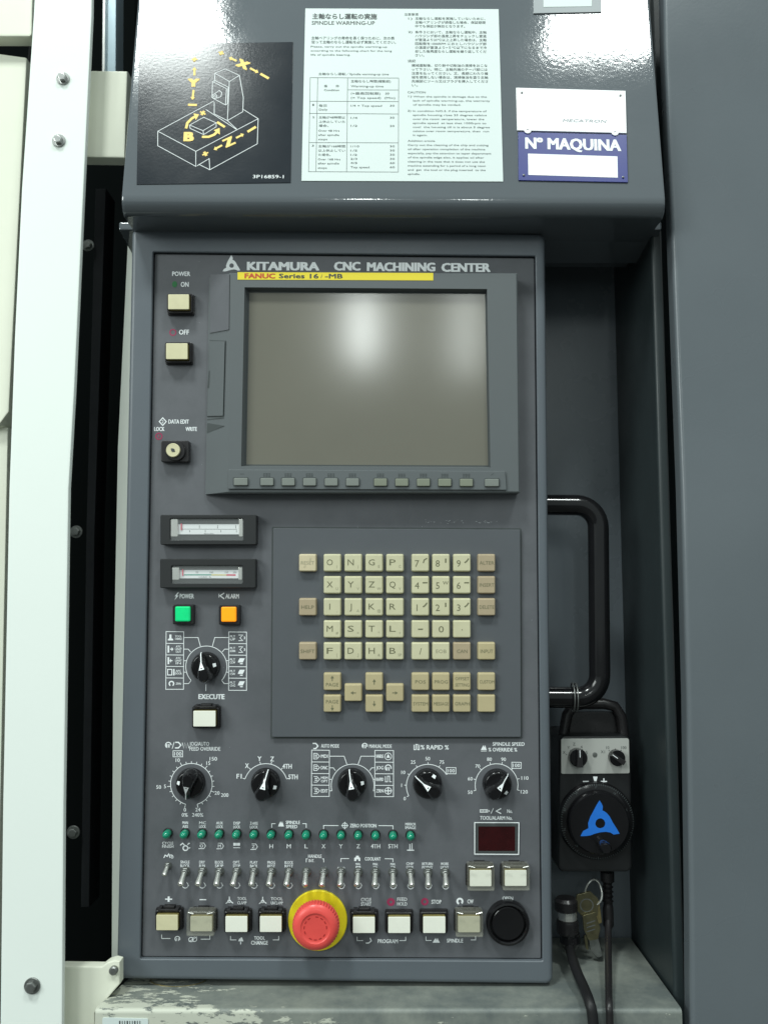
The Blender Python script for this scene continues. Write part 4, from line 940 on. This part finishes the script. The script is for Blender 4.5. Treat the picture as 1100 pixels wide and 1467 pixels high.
# spindle override
mb = MB(f); mb.arc(711, 1124.8, 30.6, -104, 103, 1.0, hq)
for a_ in (-104, -75, -45, -16, 14, 44, 74, 103):
    a = radians(a_); mb.line([(711 + 30.6 * sin(a), 1124.8 - 30.6 * cos(a)), (711 + 34 * sin(a), 1124.8 - 34 * cos(a))], .95, hq + .00003)
for t, x, y in [('50', 673.3, 1135), ('60', 673.3, 1115.6), ('70', 684, 1097.5), ('80', 700.8, 1087.7), ('90', 721, 1087.8), ('110', 751.6, 1114.6), ('120', 750.6, 1134.3)]: mb.text(t, x, y, 5.0, hq, bold=.02, width=10 if len(t) > 2 else None)
mb.text('100', 739.5, 1096.5, 5.0, hq, width=10, bold=.02); mb.line([(732.8, 1092), (746.2, 1092.2), (746.2, 1101), (732.8, 1100.8)], .9, hq, 0, True)
mb.text('SPINDLE SPEED', 728.2, 1065.8, 5.2, hq, width=45.5, bold=.025); mb.text('% OVERRIDE %', 719.8, 1074, 5.2, hq, width=41, bold=.025)
mb.poly([(688.5, 1074.5), (697, 1074.5), (695.8, 1071), (694.5, 1067.5), (693.4, 1071), (692.4, 1067.5), (690.2, 1071)], hq); mb.line([(688.5, 1076), (697, 1076)], .8, hq)
mb.build('dial_scale', M_PRINT, con, smooth=False)

# tool/alarm display
dd = MB(f).box(R4(f, 681.5, 1180.5, 740.5, 1222, .001), -.0005, .001, .0003).build('numeric_display', M_INK, con)
MB(f).flat(R4(f, 685, 1184, 737.5, 1219, .0012), .0012).build('red_window', M_DISPRED, dd)
@P('display_border')
def _(mb): mb.line([(679.7, 1178.4), (743, 1178.6), (742.5, 1224), (679.7, 1223.6)], 1.3, .0012, 0, True)
@P('caption')
def _(mb):
    mb.text('TOOL/ALARM No.', 710.5, 1171.8, 5.2, hq, width=46, bold=.025); mb.text('No.', 730, 1162, 5.2, hq, width=7.5, bold=.02); mb.line([(703, 1165.5), (706.5, 1158)], .9, hq)
    mb.line([(687.5, 1160), (698, 1160), (698, 1163.6), (687.5, 1163.6)], 1.0, hq, 0, True)
    for q in range(4): mb.line([(689.5 + 2.3 * q, 1160), (689.5 + 2.3 * q, 1163.6)], .9, hq + .00003)
    mb.line([(699.5, 1160.8), (700.8, 1161.8), (699.5, 1163)], .9, hq); mb.line([(717.5, 1158.3), (710.5, 1162), (717.5, 1165.6)], 1.6, hq)

# ---------------------------------------------------------------- LEDs
lx = [240.3, 265, 289.7, 314.3, 339.2, 364, 388.7, 413.8, 438.6, 463.6, 488.6, 513, 537.8, 562.8, 587.8]
def led(x, y):
    cx, cz = f.at(x, y, .002)
    b = MB(f).lathe(cx, cz, [(0.0042, 0), (0.0042, .0011), (0.0037, .0017), (.0034, .0012)], 24).build('indicator_lamp', M_SATB, con)
    pr_ = [(0.0034, .001), (0.0034, .0058)] + [(0.0034 * cos(q), .0058 + .0038 * sin(q)) for q in [pi / 2 * k / 6 for k in range(1, 6)]] + [(0.0003, .0096)]
    MB(f).lathe(cx, cz, pr_, 24).build('lens', M_LED, b)
for x in lx: led(x, 1194.0 + (x - 240) * .0075)
def two(t1, t2, x, y, w, cap=4.0, dy=5.4):
    mb = MB(f); mb.text(t1, x, y - dy / 2, cap, hq, width=w, bold=.02)
    if t2: mb.text(t2, x, y + dy / 2, cap, hq, width=w, bold=.02)
    mb.build('caption', M_PRINT, con, smooth=False)
two('MAN', 'ABS', 265.7, 1181.3, 8); two('MC', 'LOCK', 290.5, 1181.5, 9.5); two('AUX', 'LOCK', 314.8, 1181.7, 9.5); two('DISP', 'LOCK', 339.5, 1181.9, 9.5); two('Z-AXIS', 'LOCK', 364, 1182.1, 11)
two('CYCLE', 'FINISH', 240.8, 1210.3, 16, 3.9, 4.8); two('MIRROR', 'IMAGE', 588, 1183.2, 15, 3.9, 5)
for t, x, w in [('H', 388.8, 5), ('M', 413.9, 5.6), ('L', 438.8, 4.4), ('X', 463.6, 5), ('Y', 488.4, 5), ('Z', 513.2, 4.6), ('4TH', 538, 13), ('5TH', 562.8, 13)]: T(t, x, 1212.3, 5.8, w)
@P('caption')
def _(mb):
    for x, s_ in ((389.5, 1), (438.8, -1)): mb.line([(x, 1186), (x, 1180), (x + 5.5 * s_, 1180)], 1, hq)
    mb.text('SPINDLE', 419.8, 1178.2, 4.6, hq, width=20, bold=.03); mb.text('SPEED', 418, 1184.2, 4.6, hq, width=16, bold=.03)
    mb.poly([(398.5, 1184), (407, 1184), (405.6, 1180), (404.5, 1176.5), (403.3, 1180), (402.2, 1176.5), (400, 1180)], hq)
@P('caption')
def _(mb):
    mb.line([(463.6, 1188), (463.6, 1182.6), (485, 1182.8)], 1, hq); mb.line([(542, 1182.8), (562.8, 1183), (562.8, 1188)], 1, hq)
    mb.text('ZERO POSITION', 520.2, 1182.8, 5.0, hq, width=37.5, bold=.03); mb.arc(494, 1182.6, 3.6, 0, 360, .9, hq); mb.line([(494, 1177.5), (494, 1187.7)], 1.3, hq + .00003); mb.line([(489, 1182.6), (499, 1182.6)], 1.3, hq + .00006)
def tagicon(x, y, t):
    mb = MB(f); mb.line([(x - 3, y - 4), (x + 2.5, y - 4), (x + 5, y), (x + 2.5, y + 4), (x - 5, y + 4)], 1.0, hq); mb.text(t, x - .8, y, 4.4, hq, bold=.03); mb.build('symbol', M_PRINT, con, smooth=False)
tagicon(289.8, 1211.8, 'O'); tagicon(315.5, 1212, 'M'); tagicon(364, 1213, 'Z')
@P('symbol')
def _(mb): mb.poly([(334.5, 1207.5), (344, 1207.5), (344, 1211.5), (334.5, 1211.5)], hq); mb.line([(334.5, 1214.5), (344, 1214.5)], .9, hq)
@P('symbol')
def _(mb):
    mb.arc(266, 1215, 3.4, 0, 360, 1.6, hq); mb.line([(258.5, 1211), (262, 1208), (265, 1211)], 1.5, hq); mb.line([(269, 1210), (272, 1207.6)], 1.5, hq); mb.line([(270, 1215), (273, 1214.6)], 1.2, hq)
@P('symbol')
def _(mb): mb.line([(583, 1218), (593, 1218)], 1.6, hq); mb.line([(587, 1209), (587, 1217)], 1.6, hq); mb.line([(590, 1208), (590, 1217)], 1.2, hq)
# ---------------------------------------------------------------- toggles
tx = [265, 289.5, 314, 338.8, 363.6, 388.6, 413.8, 438.8, 463.8, 488.6, 513, 537.8, 562.8, 587.7, 612.9, 637.6]
def toggle(x, y, short=False, yaw=0.0):
    cx, cz = f.at(x, y, .003); s_ = .8 if short else 1
    mb = MB(f).lathe(cx, cz, [(0.0040 * s_, 0), (0.0040 * s_, .0008), (.0032 * s_, .0009)], 20)
    mb.solid([(cx + .0034 * s_ * cos(pi / 3 * i), cz + .0034 * s_ * sin(pi / 3 * i)) for i in range(6)], [(.0009, 0), (.0026, 0), (.0029, .0003)], 0, False)
    mb.lathe(cx, cz, [(0.0027 * s_, .0028), (.0027 * s_, .0056 * s_), (.0022 * s_, .0060 * s_)], 20)
    b = mb.build('toggle_switch', M_DSTEEL, con)
    ln = 0.0078 if short else .0112; tilt = radians(44)
    dv = Vector((-0.09 + yaw, -cos(tilt), -sin(tilt))).normalized(); p0 = Vector((cx, -.0050 * s_, cz))
    path = [p0 + dv * ln * q for q in (0, .55, .80, .93, 1.0, 1.02)]
    MB(f).tube(path, [.0018 * s_, .0023 * s_, .0027 * s_, .0026 * s_, .0017 * s_, .0004], 14).build('lever', M_CHROME, b)
for i, x in enumerate(tx): toggle(x, 1249.5 + (x - 265) * .004, yaw=0.07 * (x - 265) / 372 * 2 + random.uniform(-.08, .08))
toggle(240, 1241.5, True, -.05)
for (t1, t2, w), x in zip([('SINGLE', 'BLOCK', 13), ('DRY', 'RUN', 8), ('BLOCK', 'SKIP', 12), ('OPT.', 'STOP', 10), ('PLAY', 'BACK', 10.5), ('PROG', 'REST', 11), ('BLOCK', 'REST', 12)], tx): two(t1, t2, x + .3, 1237.6 + (x - 265) * .004, w, 4.0, 5.2)
for (t1, t2, w), x in zip([('×1', '', 5), ('×10', '', 7), ('AUTO', '', 11)], tx[7:]): two(t1, '', x, 1243.6, w, 3.4, 0)
for k in range(3): two('MAN.', '123'[k], tx[10 + k], 1240.5, 8.5 if False else 7, 3.6, 5)
two('CHIP', 'COOL', tx[13] - .5, 1239.8, 10.5, 3.8, 5); two('RETURN', 'POINT', tx[14] - .8, 1240, 15, 3.8, 5); two('WORK', 'LIGHT', tx[15] - .8, 1240, 11.5, 3.8, 5)
@P('caption')
def _(mb):
    mb.text('HANDLE', 451.2, 1226.6, 4.8, hq, width=19, bold=.025); mb.text('INT.', 446.5, 1233, 4.4, hq, width=8, bold=.02)
    mb.line([(438.8, 1235.4), (438.8, 1230.4), (441, 1230.4)], .9, hq); mb.line([(461.5, 1230.4), (463.8, 1230.4), (463.8, 1235.4)], .9, hq)
@P('caption')
def _(mb):
    mb.line([(488.4, 1235), (488.4, 1230), (500, 1230)], .95, hq); mb.line([(551, 1230.2), (562.8, 1230.4), (562.8, 1235)], .95, hq)
    mb.text('COOLANT', 534, 1230.4, 4.8, hq, width=22.5, bold=.025); mb.poly([(507.5, 1233.5), (507.5, 1229), (510, 1228), (510, 1226), (514, 1226), (514, 1228), (516, 1229), (516, 1233.5), (513.5, 1233.5), (513.5, 1231), (510.5, 1231), (510.5, 1233.5)], hq)
@P('symbol')
def _(mb): mb.line([(235, 1229), (237, 1225), (240, 1227), (242, 1223), (244, 1229)], 1.3, hq); mb.line([(240, 1225), (246.5, 1225), (248.5, 1227)], 1.2, hq); mb.arc(247, 1228, 1.5, 0, 360, .8, hq)
for i, x in enumerate(tx):
    if i not in (7, 8):
        mb = MB(f); mb.arc(x + .6, 1268 + (x - 265) * .004, 4.2, 30, 320, .9, hq); mb.line([(x + 3.4, 1265), (x + 5.4, 1268.5), (x + 3, 1272)], .9, hq); mb.text('SRDOXEG'[i % 7], x + .3, 1268, 4, hq, bold=.02) if False else None
        mb.build('symbol', M_PRINT, con, smooth=False)
    mb = MB(f); mb.line([(x + .4, 1243.8 if i < 7 else 1247), (x + .4, 1246.2 if i < 7 else 1249)], .9, hq).build('symbol', M_PRINT, con, smooth=False)
# ---------------------------------------------------------------- captions of the button row
T('+', 242, 1288.3, 10.5, 9, bold=.05); T('−', 291, 1289, 8, 8.5, bold=.07)
def tri_icon(x, y):
    mb = MB(f); mb.line([(x, y - 5.5), (x, y)], 1.3, hq); mb.line([(x - 5, y + 4.5), (x, y)], 1.3, hq + .00003); mb.line([(x + 5.5, y + 4), (x, y)], 1.3, hq + .00006); mb.arc(x, y + 1, 2, 0, 360, .9, hq + .00009); mb.build('symbol', M_PRINT, con, smooth=False)
tri_icon(328.8, 1290); tri_icon(376.5, 1290.3); two('TOOL', 'CLAMP', 347, 1290.3, 13, 4.2, 6); two('TOOL', 'UNCLAMP', 396.8, 1290.6, 17, 4.2, 6)
two('CYCLE', 'START', 524.6, 1292, 14.5, 4.9, 6.4); two('FEED', 'HOLD', 576, 1291.6, 14, 4.9, 6.6); T('STOP', 625, 1292, 5.6, 14)
@P('red_symbol', M_MAGENTA)
def _(mb): mb.arc(559.8, 1292.2, 3.9, 0, 360, 3.6, hq)
@P('red_symbol', M_MAGENTA)
def _(mb): mb.arc(608.3, 1291.8, 3.9, 0, 360, 3.0, hq)
@P('symbol')
def _(mb): mb.arc(658.5, 1291.2, 3.7, 200, 500, 2.7, hq)
T('CW', 673.6, 1291.4, 5.4, 8.5); T('OPEN', 727, 1286.8, 4.8, 15)
def brk(x0, x1, y, s_):
    mb = MB(f)
    if s_ < 0: mb.line([(x0, y - 5.5), (x0, y), (x1, y)], 1.0, hq)
    else: mb.line([(x0, y), (x1, y), (x1, y - 5.5)], 1.0, hq)
    mb.build('bracket_line', M_PRINT, con, smooth=False)
brk(232, 244.5, 1344.5, -1); brk(288, 301, 1345.5, 1); brk(330.5, 339, 1346.5, -1); brk(391, 399.5, 1346.5, 1)
brk(511.5, 520, 1347.5, -1); brk(572, 581, 1347.5, 1); brk(610, 618, 1347.3, -1); brk(674, 681, 1346.5, 1)
@P('symbol')
def _(mb): mb.arc(254.5, 1345, 3.5, -150, 120, 1.2, hq); mb.line([(253, 1344), (253, 1348)], 1.1, hq); mb.line([(256, 1344), (256, 1348)], 1.1, hq)
@P('symbol')
def _(mb): mb.arc(274, 1346, 3.2, 0, 360, .9, hq); mb.arc(279, 1345.6, 3.2, 0, 360, .9, hq + .00003); mb.line([(271, 1349), (283, 1342)], .8, hq + .00006)
@P('symbol')
def _(mb): mb.poly([(341.5, 1348.5), (343, 1344.5), (345, 1344.5), (345, 1343), (347, 1343), (349, 1348.5)], hq); mb.line([(345, 1349), (345, 1353)], 1.4, hq)
T('TOOL', 372, 1343.8, 4.8, 15.5); T('CHANGE', 372, 1350.6, 5.4, 24); T('PROGRAM', 555.5, 1348.3, 5.4, 28.5); T('SPINDLE', 651.5, 1347.5, 5.2, 23)
@P('symbol')
def _(mb): mb.line([(524, 1351), (528, 1351), (531.8, 1348), (530, 1343.5)], 1.5, hq)
@P('symbol')
def _(mb): mb.poly([(619.5, 1350.5), (630, 1350.5), (628, 1347), (626.6, 1343.8), (625.2, 1347), (623.8, 1343.8), (621.4, 1347)], hq)
# ---------------------------------------------------------------- emergency stop
cx, cz = f.at(455, 1319.5, .003)
es = MB(f).lathe(cx, cz, [(0.0250, 0), (0.0250, .0020), (0.0244, .0027), (.012, .0027)], 64).build('emergency_stop', M_YELRING, con, label='yellow ringed red emergency stop')
MB(f).lathe(cx, cz, [(0.0150, .0025), (0.0150, .009), (0.0125, .0095), (.0125, .018)], 40).build('collar', M_BLACK, es)
cx, cz = f.at(451.8, 1330.0, .028)
mb = MB(f); n = 96
pr_ = [(.0128, .012), (.0185, .0165), (.0190, .0185), (.0190, .0235), (.0182, .0262), (.0165, .0280), (.0140, .0288), (.0122, .0288), (.0115, .0282), (.0100, .0279), (.003, .0279)]
vs = []; fs = []
for q, (r_, h) in enumerate(pr_):
    for i in range(n):
        rr_ = r_ * (1 + (0.022 * (1 if i % 2 else -1) if 1 <= q <= 3 else 0)); vs.append((cx + rr_ * cos(2 * pi * i / n), -h, cz + rr_ * sin(2 * pi * i / n)))
for k in range(len(pr_) - 1):
    for i in range(n): fs.append((k * n + i, k * n + (i + 1) % n, (k + 1) * n + (i + 1) % n, (k + 1) * n + i))
fs.append(tuple((len(pr_) - 1) * n + i for i in range(n)))
mh = mb.add(vs, fs).build('mushroom_head', M_REDCAP, es)
mb = MB(f)
for k in range(3):
    for q in range(4):
        a0 = k * 120 + q * 26; pts = []
        for s_ in range(4):
            a = radians(a0 + s_ * 5); pts.append((cx + .0095 * sin(a), cz + .0095 * cos(a)))
        for s_ in range(3, -1, -1):
            a = radians(a0 + s_ * 5); pts.append((cx + .0088 * sin(a), cz + .0088 * cos(a)))
        mb.flat(pts, .0281)
mb.build('arrow_marks', M_REDARROW, es, smooth=False)
# round black button
cx, cz = f.at(727.5, 1323.5, .006)
bb = MB(f).lathe(cx, cz, [(0.0182, 0), (0.0182, .0060), (.0174, .0076), (.0158, .0080), (.0150, .0070), (.0148, .0035)], 56).build('round_button', M_GLOSSB, con, label='large round black push button under OPEN')
MB(f).lathe(cx, cz, [(.0140, .002), (.0140, .0056), (.0130, .0063), (.006, .0058), (.001, .0056)], 48).build('button_cap', M_GLOSSB, bb)
# ---------------------------------------------------------------- grab handle on the right flank
mb = MB(f); hz = -0.032
xi = f.at(790, 860, hz)[0] - .02; xo_ = f.at(857.5, 860, hz)[0]; zt_ = f.at(800, 723.5, hz)[1]; zb_2 = f.at(800, 999, hz)[1]; rc = 0.020
path = [(xi, -hz, zt_), (xo_ - rc, -hz, zt_)] + [(xo_ - rc + rc * sin(q), -hz, zt_ - rc + rc * cos(q)) for q in [pi / 2 * k / 8 for k in range(1, 9)]]
path += [(xo_, -hz, zb_2 + rc)] + [(xo_ - rc + rc * cos(q), -hz, zb_2 + rc - rc * sin(q)) for q in [pi / 2 * k / 8 for k in range(1, 9)]] + [(xi, -hz, zb_2)]
MB(f).tube(path, 0.0094, 20).build('grab_handle', M_GLOSSB, con)
# pivot disc under the console
cx, cz_ = f.at(262, 1406, 0); 
xp, zp_ = f.at(256, 1408, -0.012)
mb = MB(f); n = 36; vs = []
for (r_, z) in [(.024, zp_ + .004), (.024, zp_ - .0008), (.030, zp_ - .0008), (.030, zp_ - .0033)]: vs += [(xp + r_ * cos(2 * pi * i / n), 0.012 + r_ * .6 * sin(2 * pi * i / n), z) for i in range(n)]
mb.add(vs, [(k * n + i, k * n + (i + 1) % n, (k + 1) * n + (i + 1) % n, (k + 1) * n + i) for k in range(3) for i in range(n)]).build('pivot_mount', M_BRASS, con)

# ================================================================== PENDANT, KEYS, CABLES (world frame)
f = WORLD
hp_ = -0.045
pr0 = f.at(853, 1254, hp_)
pen = thing('handwheel_pendant', f, (pr0[0], 0.10, pr0[1]), 'black handwheel pendant with blue emblem and white switch plate in the niche', 'pendant')
body = rounded(Q(f, [(801, 1054), (904, 1054), (906, 1250), (799, 1250)], hp_), 0.006, 5)
MB(f).box(body, -0.105, hp_, 0.003).build('case', M_BLACK, pen)
# hanger
mb = MB(f); hg = -0.06
pts = [(806, 1056), (812, 1024), (820, 1012), (836, 1008), (864, 1008), (880, 1012), (889, 1026), (893, 1056)]
mb.tube([(*(lambda q: (q[0], -hg, q[1]))(f.at(x, y, hg)),) for x, y in pts], 0.0050, 12).box(rounded(Q(f, [(812, 1020), (888, 1020), (892, 1062), (808, 1062)], hg - .004), .004), hg - .012, hg - .004, .001)
mb.build('hanger', M_SATB, pen)
hpl = hp_ + 0.0012
MB(f).box(rounded(Q(f, [(803.5, 1058.5), (900.5, 1058), (901.5, 1108), (803.5, 1108.8)], hpl), 0.0015), hp_ - .0002, hpl, 0.0003).build('switch_plate', M_METAL, pen)
def sk_(px, py, r, ang, m=M_GLOSSB):
    x, z = f.at(px, py, hpl); a = radians(ang); n = 24; mb = MB(f)
    mb.lathe(x, z, [(r, hpl), (r, hpl + r * .9), (r * .9, hpl + r * 1.05)], 28)
    b = mb.build('selector_knob', m, pen); d = Vector((sin(a), cos(a))); e = Vector((cos(a), -sin(a)))
    def c(u, v): return (x + d.x * u + e.x * v, z + d.y * u + e.y * v)
    MB(f).box(ccw([c(-r * .9, -r * .32), (c(-r * .9, r * .32)), c(r, r * .25), c(r, -r * .25)]), hpl + r * 1.05, hpl + r * 1.6, .0004).build('knob_bar', M_SATB, b)
    MB(f).box(ccw([c(r * .2, -.0003), c(r * .2, .0003), c(r * .98, .0003), c(r * .98, -.0003)]), hpl + r * 1.55, hpl + r * 1.64, .00005).build('pointer', M_PRINT, b)
sk_(826, 1084, .0080, 0); sk_(881.5, 1084.5, .0070, -55)
mb = MB(f); h = hpl + .0001
for t, x, y, m_ in [('X', 807.5, 1078, 0), ('Y', 814, 1071, 0), ('Z', 822, 1066, 0), ('4', 832.5, 1070, 0), ('5', 840, 1078, 0), ('X1', 863, 1077, 0), ('10', 870, 1071, 0), ('100', 893, 1071, 0)]: mb.text(t, x, y, 4.0, h, bold=.01)
for x, y in [(811, 1081), (817, 1075), (834, 1074), (872, 1075), (881, 1073), (889, 1075)]: mb.flat(circ(*f.at(x, y, h), .0005, 8), h + .00003)
mb.build('lettering', M_INK, pen, smooth=False)
x, z = f.at(851.5, 1081, hpl); MB(f).lathe(x, z, [(.0021, hpl), (.0021, hpl + .0006), (.0012, hpl + .0008)], 16).build('small_screw', M_DSTEEL, pen)
mb = MB(f); h = hp_ + .00015; mb.line([(834.5, 1119.5), (843, 1119.5)], 1.6, h); mb.line([(860, 1119.5), (869, 1119.5)], 1.6, h); mb.line([(864.5, 1115), (864.5, 1124)], 1.6, h + .00003); mb.poly([(849, 1112.5), (855.5, 1112.5), (852.5, 1125.5)], h); mb.build('plus_minus_marks', M_PRINT, pen, smooth=False)
# dial
x, z = f.at(853, 1174.5, hp_)
dl_ = MB(f).lathe(x, z, [(.0340, hp_), (.0340, hp_ + .002), (.0325, hp_ + .0055), (.0290, hp_ + .0065), (.0275, hp_ + .0065), (.0268, hp_ + .012), (.0255, hp_ + .0135), (.001, hp_ + .0135)], 72).build('handwheel_dial', M_GLOSSB, pen)
mb = MB(f)
for k in range(100):
    a = 2 * pi * k / 100; r0_, r1_ = .0327, (.0312 if k % 10 else .0304); dw = .00016
    ct, s_ = cos(a), sin(a); h0_, h1_ = hp_ + .0054, hp_ + .0062
    mb.add([(x + r0_ * s_ + dw * ct, -h0_ - .0002, z + r0_ * ct - dw * s_), (x + r0_ * s_ - dw * ct, -h0_ - .0002, z + r0_ * ct + dw * s_), (x + r1_ * s_ - dw * ct, -h1_ - .0001, z + r1_ * ct + dw * s_), (x + r1_ * s_ + dw * ct, -h1_ - .0001, z + r1_ * ct - dw * s_)], [(0, 1, 2, 3)])
for k in range(10):
    a = 2 * pi * k / 10
    q = f.at(853, 1174.5, hp_ + .0066); sc_ = f.sc(853, 1174.5, hp_ + .0066)
    mb.text(str(k * 10), 852.6 + .0287 / sc_ * sin(a), 1174.2 - .0287 / sc_ * cos(a), 2.8, hp_ + .0068, rot=math.degrees(a), bold=0)
mb.build('dial_graduation', M_GREYINK, dl_, smooth=False)
mb = MB(f); emblem(mb, 859.4, 1179.5, 33, hp_ + .0137); mb.build('blue_emblem', M_BLUE, dl_, smooth=False)
x2, z2 = f.at(865.5, 1213, hp_ + .03)
MB(f).lathe(x2, z2, [(.0040, hp_ + .013), (.0036, hp_ + .019), (.0050, hp_ + .026), (.0050, hp_ + .034), (.0036, hp_ + .037)], 24).build('crank_grip', M_GLOSSB, dl_)
# strain relief
gx = f.at(870, 1280, -0.07)
mb = MB(f); zt2 = f.at(870, 1252, -.07)[1]
def vstack(mb, x, y, prof, n=20):
    vs = []
    for r_, z in prof: vs += [(x + r_ * cos(2 * pi * i / n), y + r_ * sin(2 * pi * i / n), z) for i in range(n)]
    fs = [(k * n + i, k * n + (i + 1) % n, (k + 1) * n + (i + 1) % n, (k + 1) * n + i) for k in range(len(prof) - 1) for i in range(n)] + [tuple(range(n)), tuple((len(prof) - 1) * n + i for i in range(n))]
    return mb.add(vs, fs)
pf = [(.0062, zt2 + .002), (.0062, zt2 - .006)]
for k in range(5): pf += [(.0052, zt2 - .007 - k * .0042), (.0040, zt2 - .0085 - k * .0042), (.0040, zt2 - .0105 - k * .0042)]
pf += [(.0048, zt2 - .030), (.0048, zt2 - .045), (.0038, zt2 - .047)]
vstack(mb, gx[0], 0.07, pf).build('strain_relief', M_SATB, pen)
def wp(px, py, h): a, b = f.at(px, py, h); return (a, -h, b)
def smooth_path(pts, k=8):
    P = [Vector(p) for p in pts]; out = []
    for i in range(len(P) - 1):
        p0 = P[max(i - 1, 0)]; p1 = P[i]; p2 = P[i + 1]; p3 = P[min(i + 2, len(P) - 1)]
        for j in range(k):
            t = j / k; out.append(0.5 * ((2 * p1) + (-p0 + p2) * t + (2 * p0 - 5 * p1 + 4 * p2 - p3) * t * t + (-p0 + 3 * p1 - 3 * p2 + p3) * t ** 3))
    out.append(P[-1]); return out
MB(f).tube(smooth_path([wp(870.5, 1315, -.07), wp(870.7, 1342, -.055), wp(871, 1372, -.028), wp(871.3, 1400, .0), wp(871.6, 1424, .023), wp(872, 1441, .036), wp(873, 1465, .038), wp(873, 1560, .038)]), .0030, 14).build('pendant_cable', M_SATB, label='black cable dropping straight from the pendant over the ledge', cat='cable')
# plug and its cable
xq, _z = f.at(811, 1330, -.05)
plug = thing('cable_plug', f, (xq, .05, f.at(810, 1360, -.05)[1]), 'black and chrome cable connector beside the lower right console edge', 'connector')
def zz_(py): return f.at(810, py, -.05)[1]
mb = MB(f); vstack(mb, xq, .05, [(0.0082, zz_(1286)), (0.0103, zz_(1290)), (0.0103, zz_(1303)), (0.0086, zz_(1305))]).build('socket', M_SATB, plug)
mb = MB(f); vstack(mb, xq + .001, .05, [(0.0082, zz_(1303)), (0.0084, zz_(1306)), (0.0084, zz_(1316)), (0.0070, zz_(1319))]).build('coupling_ring', M_CHROME, plug)
mb = MB(f); vstack(mb, xq + .001, .05, [(0.0094, zz_(1318)), (0.0098, zz_(1322)), (0.0098, zz_(1334)), (0.0090, zz_(1337))]).build('shell', M_SATB, plug)
mb = MB(f); vstack(mb, xq + .003, .05, [(0.0089, zz_(1336)), (0.0086, zz_(1341)), (0.0092, zz_(1349)), (0.0070, zz_(1356)), (0.0045, zz_(1361)), (0.0037, zz_(1366))]).build('back_shell', M_GLOSSB, plug)
MB(f).tube(smooth_path([wp(815, 1352, -.05), wp(818, 1368, -.034), wp(826, 1392, -.008), wp(837, 1417, .016), wp(844, 1436, .036), wp(849, 1463, .040), wp(856, 1560, .040)]), .0042, 14).build('plug_cable', M_RUBBER, label='thicker black cable bending from the connector over the ledge front', cat='cable')
# key bunch
kb0 = f.at(845, 1290, -.06)
kb = thing('key_bunch', f, (kb0[0], .06, f.at(845, 1371, -.06)[1]), 'tarnished bunch of keys and tag hanging under the pendant', 'keys')
def blade(pts, h, t, m, name): return MB(f).box(rounded(Q(f, pts, h), .0015, 3), h - t, h, .0004).build(name, m, kb)
# ring
mb = MB(f); cxk, czk = f.at(849, 1277, -.06); mb.tube([(cxk + .0075 * cos(2 * pi * k / 24), .058 + .002 * sin(4 * pi * k / 24), czk + .011 * sin(2 * pi * k / 24)) for k in range(25)], .0009, 8, caps=False).build('split_ring', M_CHROME, kb)
blade([(826, 1282), (845, 1277), (857, 1288), (856, 1312), (838, 1318), (822, 1300)], -.056, .0022, M_KEYMETAL, 'key_tag')
blade([(834, 1312), (852, 1307), (860, 1330), (856, 1346), (843, 1348), (836, 1332)], -.053, .0022, M_KEYMETAL, 'key')
blade([(846, 1286), (858, 1290), (862, 1322), (852, 1326)], -.059, .002, M_BRASS, 'key')
blade([(843, 1345), (856, 1342), (863, 1370), (856, 1372), (850, 1366), (846, 1362)], -.057, .002, M_DSTEEL, 'key_blade')
blade([(836, 1340), (841, 1340), (843, 1362), (839, 1360)], -.060, .002, M_KEYMETAL, 'key_blade')
mb = MB(f)
for k in range(3): mb.line([(840, 1323 + k * 6), (852, 1319 + k * 6)], 1.6, -.0528)
mb.arc(840, 1297, 9, 0, 360, 1.5, -.0558); mb.build('stamped_marks', M_DSTEEL, kb, smooth=False)
# wire rings round the lower handle bar
for i, dx in enumerate((820, 824.5)):
    mb = MB(f); a, b = f.at(dx, 999, -.034); mb.tube([(a + .0006 * sin(2 * pi * k / 28), .034 + .0125 * sin(2 * pi * k / 28), b + .0125 * cos(2 * pi * k / 28)) for k in range(29)], .0006, 8, caps=False)
    mb.build('wire_ring', M_DSTEEL, label='wire ring round the lower handle bar, the left of two' if i == 0 else 'wire ring round the lower handle bar, the right of two', cat='ring', group='wire rings on the handle')
# asset label on the ledge front
h = HL + 0.0007
al_ = MB(f).box(rounded(Q(f, [(147, 1458), (212.5, 1459.5), (212.5, 1500), (147, 1500)], h), .0012), HL + 0.0001, h, .0001).build('asset_label', M_SIGNW, label='white sticker on the ledge front at the bottom left corner', cat='sticker')
mb = MB(f)
for k in range(9): mb.line([(172 + k * 3.6, 1462.5), (172 + k * 3.6, 1470)], 1.2 if k % 3 else 2.0, h + .00015)
mb.build('barcode', M_INK, al_, smooth=False)
